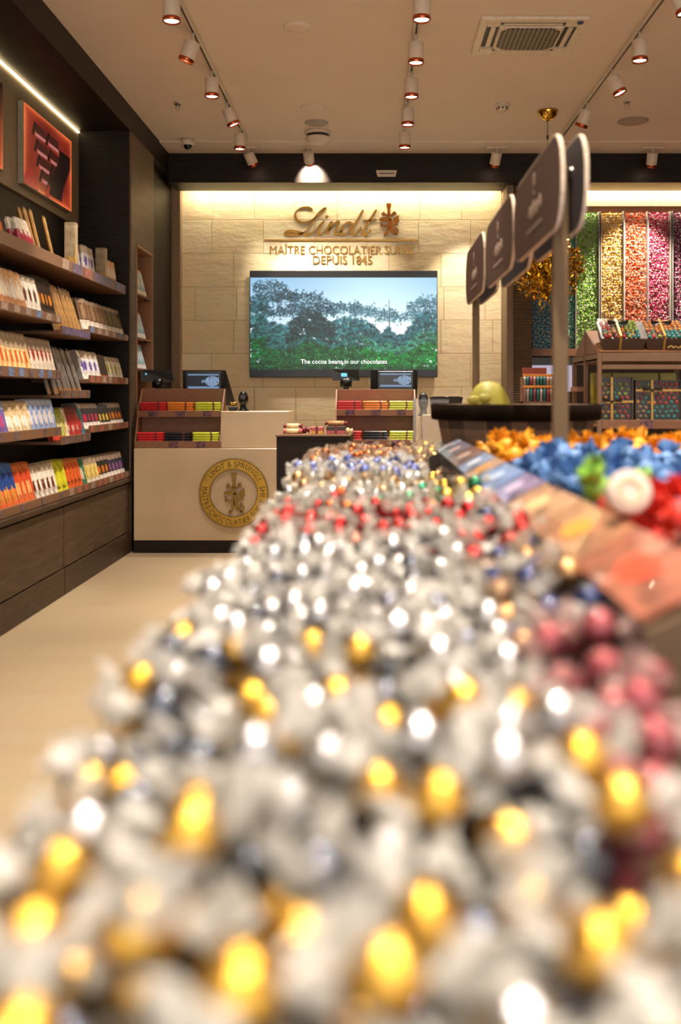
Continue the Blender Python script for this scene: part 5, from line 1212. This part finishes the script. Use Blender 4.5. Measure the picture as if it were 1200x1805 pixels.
# ------------------------------------------------------------------ wrapped truffles
def foil(name, hx_, metal=1, rough=.24, var=.12):
    m = mat(name, hx_, rough, metal, var, 90, .22, 200, coat=1); return m
def cello(name, hx_, alpha=.62):
    m, nt, b = new_mat(name); N = nt.nodes; L = nt.links
    b.inputs['Base Color'].default_value = (*lin(hx_), 1); b.inputs['Roughness'].default_value = .22; b.inputs['Specular IOR Level'].default_value = .8
    tc = N.new('ShaderNodeTexCoord'); no = N.new('ShaderNodeTexNoise'); no.inputs['Scale'].default_value = 130; L.new(tc.outputs['Object'], no.inputs['Vector'])
    mr = N.new('ShaderNodeMapRange'); mr.inputs[1].default_value = .3; mr.inputs[2].default_value = .7; mr.inputs[3].default_value = alpha-.25; mr.inputs[4].default_value = min(1, alpha+.2)
    L.new(no.outputs['Fac'], mr.inputs[0]); L.new(mr.outputs[0], b.inputs['Alpha'])
    tr = N.new('ShaderNodeBsdfTranslucent'); tr.inputs[0].default_value = (*lin(hx_), 1); mx = N.new('ShaderNodeMixShader'); mx.inputs[0].default_value = .3
    out = nt.nodes['Material Output']; al = N.new('ShaderNodeBsdfTransparent'); m2 = N.new('ShaderNodeMixShader')
    L.new(mr.outputs[0], m2.inputs[0]); L.new(al.outputs[0], m2.inputs[1]); L.new(tr.outputs[0], m2.inputs[2])
    L.new(b.outputs[0], mx.inputs[1]); L.new(m2.outputs[0], mx.inputs[2]); L.new(mx.outputs[0], out.inputs[0])
    return m
def fan_mesh(rs, RB, L_=1.0, spread=1.0):
    """two crumpled cellophane fans, twisted tight against the ball"""
    b = MB()
    for s in (-1, 1):
        bend = rs.uniform(.1, .9); az = rs.uniform(-.7, .7); n = 22; rings = [(.80, .34), (1.02, .17), (1.28, .40), (1.6, .74), (1.95*L_, .98)]
        vs = []
        for k, (x, r_) in enumerate(rings):
            for i in range(n):
                a = 2*math.pi*i/n; cr = 1+(.28 if i % 2 else -.28)*min(1, k*.4)+rs.uniform(-.16, .16)*k*.4
                fl = .5 if k > 2 else .8
                vs.append((x*RB+rs.uniform(-.08, .08)*RB*k, r_*RB*cr*math.cos(a)*spread, r_*RB*cr*math.sin(a)*fl*spread+bend*RB*max(0, x-1)**1.3*.9))
        fs = [(k*n+i, k*n+(i+1) % n, (k+1)*n+(i+1) % n, (k+1)*n+i) for k in range(len(rings)-1) for i in range(n)]
        M = Matrix.Rotation(az, 4, 'Z')
        if s < 0: M = M @ Matrix.Rotation(math.pi, 4, 'Z')
        b.add(vs, fs, 0, True, M)
    o1 = 0; o2 = 5*n; q = len(b.v)           # the film passes under the sweet from one twist to the other
    b.v += [(-.45*RB, -.22*RB, -1.06*RB), (-.45*RB, .22*RB, -1.06*RB), (.45*RB, -.22*RB, -1.06*RB), (.45*RB, .22*RB, -1.06*RB)]
    k = int(n*.75); b.f += [(o1+k, o1+k-1, q+2, q+3), (q+2, q, q+1, q+3), (q, o2+k, o2+k-1, q+1)]; b.mi += [0]*3; b.sm += [True]*3
    return b
def ball_mesh(rs, RB, ripple=.028):
    v, f = ICO3; ph = rs.uniform(0, 6, 6)
    d = 1+ripple*(np.sin(v[:, 0]*9+ph[0])*np.sin(v[:, 1]*8+ph[1])+.6*np.sin(v[:, 2]*13+ph[2]+v[:, 0]*5))
    # foil pleats drawn together at the two twisted ends
    a = np.arctan2(v[:, 2], v[:, 1]); d += .03*np.sin(a*11)*np.abs(v[:, 0])**2
    b = MB(); b.add((v*d[:, None]*RB).tolist(), f, 0, True); return b
RB = .0180
rsb = np.random.RandomState(9)
BALLM = {}; FANM = {}
nm_id = [0]
def truffle_proto(foilm, wrapm, k, label, group, name, RBx=RB, L_=1.0, spread=1.0):
    o = ball_mesh(rsb, RBx).build(name, foilm, label=label, cat='wrapped truffle', group=group)
    o.data.transform(Matrix.Translation(Vector(o['_w']))); o.location = (0, 0, 0); o['_w'] = [0, 0, 0]
    w_ = fan_mesh(rsb, RBx, L_, spread).build('twist_wrapper', wrapm, o)
    return o, w_
def scatter(protos, pts, tilt=.5):
    used = set()
    for i, p in enumerate(pts):
        k = i % len(protos); o, w_ = protos[k]
        if k in used:
            o2 = o.copy(); COL.objects.link(o2); w2 = w_.copy(); COL.objects.link(w2); w2.parent = o2; o = o2
        used.add(k)
        o.location = p; o.rotation_euler = (R.uniform(-tilt, tilt), R.uniform(-tilt, tilt), R.uniform(0, 6.28)); s = R.uniform(.94, 1.06); o.scale = (s, s, s)
    return used
def poisson(x0, x1, y0, y1, d, rs, tries=24, inside=None):
    pts = []; cell = {}
    n = int((x1-x0)*(y1-y0)/(d*d)*tries)
    for _ in range(n):
        x, y = rs.uniform(x0, x1), rs.uniform(y0, y1)
        if inside and not inside(x, y): continue
        cx_, cy_ = int(x/d), int(y/d); ok = True
        for a in (-1, 0, 1):
            for b_ in (-1, 0, 1):
                for q in cell.get((cx_+a, cy_+b_), ()):
                    if (q[0]-x)**2+(q[1]-y)**2 < d*d: ok = False; break
                if not ok: break
            if not ok: break
        if ok: cell.setdefault((cx_, cy_), []).append((x, y)); pts.append((x, y))
    return pts
W_clear = cello('clear_cellophane', 'fffdf8', .76)
W_red = cello('clear_cellophane_b', 'f6efe6', .5)
W_warm = cello('cream_cellophane', 'e8dcc4', .62)
W_cop = cello('copper_cellophane', 'd9c0a8', .6)
W_pink = cello('pink_cellophane', 'e4c2be', .6)
F_gold = foil('gold_foil_wrap', 'f0ba48'); F_silver = foil('silver_foil_wrap', 'd0d2d8', 1, .22); F_dsil = foil('dark_blue_silver_foil', '5d6474', 1, .22)
F_red = foil('red_foil_wrap', 'b81f22', .85); F_copper = foil('copper_foil_wrap', 'c8622c', .9); F_cgold = foil('champagne_foil_wrap', 'd0a470', .9); F_blue = foil('blue_foil_wrap', '6474c4', .6); F_green = foil('green_foil_wrap', '1f7a56', .8)
F_plum = foil('plum_foil_wrap', '4a2038', .7); F_pink = foil('pink_foil_wrap', 'a04a54', .5, .35); F_navy = foil('navy_foil_wrap', '2c3868', .7)
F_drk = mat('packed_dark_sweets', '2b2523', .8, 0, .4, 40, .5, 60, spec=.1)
def zsurf(x, y):
    e = min(1, max(0, (x-left_edge(y)+.015)/.06)); return 1.0-.022*(1-e)-(.012 if y > 2.6 else 0)*0+.012*max(0, min(1, (y-2.2)/1.0))+.010*math.sin(x*31+y*7)+.010*math.sin(y*13.7-x*9)
def left_edge(y): return -.206-.03*max(0, min(1, (y-2.3)/.7))
def right_edge(y): return .175 if y < .57 else .132
pts = poisson(-.238, .18, .335, 4.33, .0455, rsb, 30, lambda x, y: left_edge(y) < x < right_edge(y))
kinds = {}
for x, y in pts:
    u = rsb.rand()
    if y < 1.02:
        pg = .62 if y < .85 else .34; k = 'gold' if u < pg else ('silver' if u < .86 else 'dsil')
    elif y < 1.64+.06*math.sin(x*20): k = 'silver' if u < .82 else 'dsil'
    elif y < 2.30: k = 'red' if u < .8 else ('copper' if u < .93 else 'green')
    elif y < 2.45: k = 'green' if u < .3 else 'silver'
    elif y < 2.8: k = 'cgold' if u < .8 else 'silver'
    elif y < 3.5: k = 'blue' if u < .72 else ('plum' if u < .84 else 'silver')
    else: k = 'copper2' if u < .75 else ('cgold2' if u < .92 else 'plum2')
    kinds.setdefault(k, []).append((x, y, zsurf(x, y)+R.uniform(-.006, .014)))
KD = {'gold': (F_gold, W_clear, 'gold foil truffle in clear twist wrapper at the front of the heap', 'gold truffles at the front'),
      'silver': (F_silver, W_clear, 'bright silver foil truffle in clear twist wrapper in the front half of the heap', 'silver truffles'),
      'dsil': (F_dsil, W_clear, 'dark steel blue foil truffle among the silver ones', 'dark steel truffles'),
      'red': (F_red, W_red, 'shiny red foil truffle in the middle of the long heap', 'red truffles'),
      'copper': (F_copper, W_red, 'copper orange foil truffle among the red ones', 'copper truffles among red'),
      'green': (F_green, W_red, 'green foil truffle behind the red ones', 'green truffles'),
      'cgold': (F_cgold, W_warm, 'champagne gold foil truffle between the red and blue ones', 'champagne truffles'),
      'blue': (F_blue, W_clear, 'blue foil truffle near the far end of the heap', 'blue truffles'),
      'plum': (F_plum, W_clear, 'dark plum foil truffle among the blue ones', 'plum truffles'),
      'copper2': (F_copper, W_cop, 'copper foil truffle on the peak at the far end of the heap', 'copper truffles at the far end'),
      'cgold2': (F_cgold, W_cop, 'pale champagne truffle among the copper ones at the far end', 'champagne truffles at the far end'),
      'plum2': (F_plum, W_cop, 'dark plum truffle among the copper ones at the far end', 'plum truffles at the far end')}
NAMES = {'gold': 'gold_truffle', 'silver': 'silver_truffle', 'dsil': 'steel_blue_truffle', 'red': 'red_truffle', 'copper': 'copper_truffle', 'green': 'green_truffle', 'cgold': 'champagne_truffle', 'blue': 'blue_truffle', 'plum': 'plum_truffle', 'copper2': 'copper_truffle', 'cgold2': 'champagne_truffle', 'plum2': 'plum_truffle', 'pink': 'pink_truffle', 'navy': 'navy_truffle', 'dred': 'red_truffle', 'grn': 'green_truffle', 'gld': 'gold_truffle', 'brn': 'champagne_truffle'}
for k, P_ in kinds.items():
    P_.sort(key=lambda p: p[1]); fm, wm, lb, gp = KD[k]
    nv = 5 if len(P_) > 40 else 2
    if len(P_) > 300:
        rest = P_[300:]; P_ = P_[:300]
        many('truffle_pile', rest, RB, [fm, wm], None, 3, label='more %s farther back in the heap' % gp, cat='truffles', kind='stuff')
    scatter([truffle_proto(fm, wm, i, lb, gp, NAMES.get(k, k)) for i in range(nv)], P_)
# sweets lying deeper in the heap, one object
lower = poisson(-.235, .165, .33, 4.35, .036, rsb, 14, lambda x, y: left_edge(y) < x < right_edge(y)-.004)
def lower_kind(y): return 0 if y < .95 else 1 if y < 1.8 else 2 if y < 2.35 else 3 if y < 2.85 else 4 if y < 3.35 else 5
many_pts = [(x, y, zsurf(x, y)-.034+R.uniform(-.004, .004)) for x, y in lower]
b = MB(); n = len(STV)
for i, p in enumerate(many_pts):
    q = STV*RB @ rotm(rsb).T+np.array(p); b.v += q.tolist(); b.f += [tuple(t_+i*n for t_ in t) for t in STF]; k = lower_kind(p[1]); k = 6 if (k == 0 and i % 3 == 0) else k; b.mi += [k if m == 0 else 7 for m in STM]; b.sm += [m == 0 for m in STM]
b.build('buried_truffles', [F_dsil, F_dsil, F_red, F_cgold, F_blue, F_copper, F_gold, W_clear], label='mixed wrapped truffles lying underneath the top layer of the long heap', cat='truffles', kind='stuff')
# bed under the heap so that it is full to the island top
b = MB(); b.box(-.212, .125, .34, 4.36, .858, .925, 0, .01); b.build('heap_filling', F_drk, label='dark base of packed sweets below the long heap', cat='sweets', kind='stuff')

# ---- second row of bins between the heap and the sloping lid
def row2z(x, y): return 1.0+.012+(x-.15)*.28+.012*math.sin(y*17)-(.07 if 2.32 < y < 3.55 else 0)
pts = poisson(.146, .236, .905, 4.28, .042, rsb, 30)
K2 = {'pink': (F_pink, W_pink, 'pink foil truffle in the narrow bin by the brown divider panel', 'pink truffles in the narrow bins'),
      'navy': (F_navy, W_clear, 'navy foil truffle in the narrow bin right of the silver heap', 'navy truffles in the narrow bins'),
      'dred': (F_red, W_red, 'red foil truffle in the narrow bin under the peach label cards', 'red truffles in the narrow bins'),
      'grn': (F_green, W_warm, 'green foil truffle in the narrow bin under the blue label cards', 'green truffles in the narrow bins'),
      'gld': (F_gold, W_warm, 'gold foil truffle in the narrow bin before the dark divider', 'gold truffles in the narrow bins'),
      'brn': (F_cgold, W_cop, 'champagne truffle at the far end of the narrow bins', 'champagne truffles in the narrow bins')}
kk = {}
for x, y in pts:
    u = rsb.rand()
    k = 'pink' if y < .98 else ('navy' if u < .6 else 'brn') if y < 1.45 else ('dred' if u < .75 else 'navy') if y < 2.0 else ('grn' if u < .55 else 'gld') if y < 2.6 else ('gld' if u < .6 else 'brn') if y < 3.5 else ('brn' if u < .6 else 'gld')
    kk.setdefault(k, []).append((x, y, row2z(x, y)+R.uniform(-.005, .01)))
for k, P_ in kk.items():
    fm, wm, lb, gp = K2[k]; scatter([truffle_proto(fm, wm, i, lb, gp, NAMES.get(k, k)) for i in range(3)], P_)
# pink twists stacked up against the divider face (seen through the clear bin)
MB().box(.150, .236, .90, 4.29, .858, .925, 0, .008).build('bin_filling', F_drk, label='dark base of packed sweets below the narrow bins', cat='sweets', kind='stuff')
PB = []
for k in range(5):
    for j in range(3): PB.append((.185+.036*j+R.uniform(-.004, .004)-.03, .86-.02+R.uniform(-.01, .01)+.03, .87+.036*k))
MB().box(.134, .136, .59, .86, .857, 1.01).build('clear_bin_side', M_acr, label='short clear acrylic wall between the pink sweets and the heap', cat='acrylic panel')
pb = poisson(.146, .238, .58, .85, .037, rsb, 30, lambda x, y: x < .287*y); P3 = []
for x, y in pb: P3.append((x, y, .985+.03*(y-.56)/.3+R.uniform(-.004, .006)))
scatter([truffle_proto(F_pink, W_pink, i, 'pink foil truffle in the nearest narrow bin in front of the brown panel', 'pink truffles in the nearest bin', 'pink_truffle') for i in range(3)], P3)
MB().box(.145, .165, .60, .855, .858, .965, 0, .006).build('bin_filling', F_pink, label='packed pink sweets below the nearest narrow bin', cat='sweets', kind='stuff')

# ---- right hand heap of big twisted sweets
P_or = mat('orange_waxed_paper', 'f8a824', .45, 0, .08, 30); P_bl = mat('blue_waxed_paper', '5f8cc8', .45, 0, .1, 30); P_rd = mat('scarlet_waxed_paper', 'd8362a', .4, 0, .08, 30); P_wh = mat('white_waxed_paper', 'e6d6cc', .45, 0, .06, 30); P_gr = mat('apple_waxed_paper', '8cc24a', .45, 0, .08, 30); P_vi = mat('violet_waxed_paper', '6a5aa8', .45, 0, .08, 30)
def zr_(x, y): return 1.080+.008*math.sin(x*17+y*5)-(.02 if y < 1.0 else 0)+.012*max(0, min(1, (y-2.3)/.3))
pts = poisson(.365, .985, .72, 3.15, .062, rsb, 30)
kk = {}
for x, y in pts:
    u = rsb.rand()
    if y < .95: k = 'wh' if u < .65 else ('vi' if u < .85 else 'rd')
    elif y < 1.58: k = 'rd' if u < .8 else 'wh'
    elif y < 1.70: k = 'gr' if u < .6 else 'bl'
    elif y < 2.62: k = 'bl'
    else: k = 'or' if u < .93 else 'rd2'
    kk.setdefault(k, []).append((x, y, zr_(x, y)+R.uniform(-.01, .012)))
K3 = {'wh': (P_wh, 'large white paper twist sweet at the near end of the right heap', 'white twists'), 'vi': (P_vi, 'large violet paper twist sweet among the white ones', 'violet twists'), 'rd': (P_rd, 'large scarlet paper twist sweet on the right heap', 'scarlet twists'),
      'gr': (P_gr, 'large apple green paper twist sweet between scarlet and blue ones', 'green twists'), 'bl': (P_bl, 'large blue paper twist sweet on the right heap', 'blue twists'), 'or': (P_or, 'large orange paper twist sweet around the foot of the signpost', 'orange twists'), 'rd2': (P_rd, 'large scarlet twist sweet among the orange ones', 'scarlet twists among orange')}
for k, P_ in kk.items():
    m, lb, gp = K3[k]; scatter([truffle_proto(m, m, i, lb, gp, 'paper_twist_sweet', .023, 1.05, 1.15) for i in range(3)], P_, .9)
b = MB(); b.box(.345, 1.0, .70, 3.2, .858, 1.0, 0, .01)
b.build('right_heap_filling', mat('packed_sweets_filling', '6a4038', .6, 0, .4, 22), label='packed sweets below the top layer of the right heap', cat='sweets', kind='stuff')
b = MB()
for i, (x, y) in enumerate(poisson(.35, .99, .71, 3.18, .05, rsb, 12)):
    q = STV*.024 @ rotm(rsb).T+np.array((x, y, zr_(x, y)-.045)); n = len(STV); o_ = len(b.v); b.v += q.tolist(); b.f += [tuple(t_+o_ for t_ in t) for t in STF]; k = 0 if y < .95 else 1 if y < 1.6 else 2 if y < 2.4 else 3; b.mi += [k]*len(STF); b.sm += [m == 0 for m in STM]
b.build('buried_paper_twists', [P_wh, P_rd, P_bl, P_or], label='paper twist sweets lying under the top layer of the right heap', cat='sweets', kind='stuff')
# a coiled pale roll lying on the scarlet sweets
cx_, cy_, cz_ = P(1110, 865, 1.27)
o = root('coiled_sweet', (cx_, cy_, cz_-.024), 'round pale coiled roll end lying on the scarlet sweets', 'sweet')
T = Matrix.Translation((cx_, cy_, cz_)) @ Matrix.Rotation(math.pi/2-.35, 4, 'X')
MB().lathe([(.001, .0), (.016, .0), (.0265, .004), (.028, -.01), (.026, -.04)], 24, 0, T).build('roll_body', P_wh, o)
MB().lathe([(.012, .001), (.0135, .004), (.017, .004), (.0185, .001)], 24, 0, T, True, False).build('coil', mat('pale_gold_coil', 'd9b48c', .4), o)
for o in bpy.data.objects:
    if '_w' in o: del o['_w']
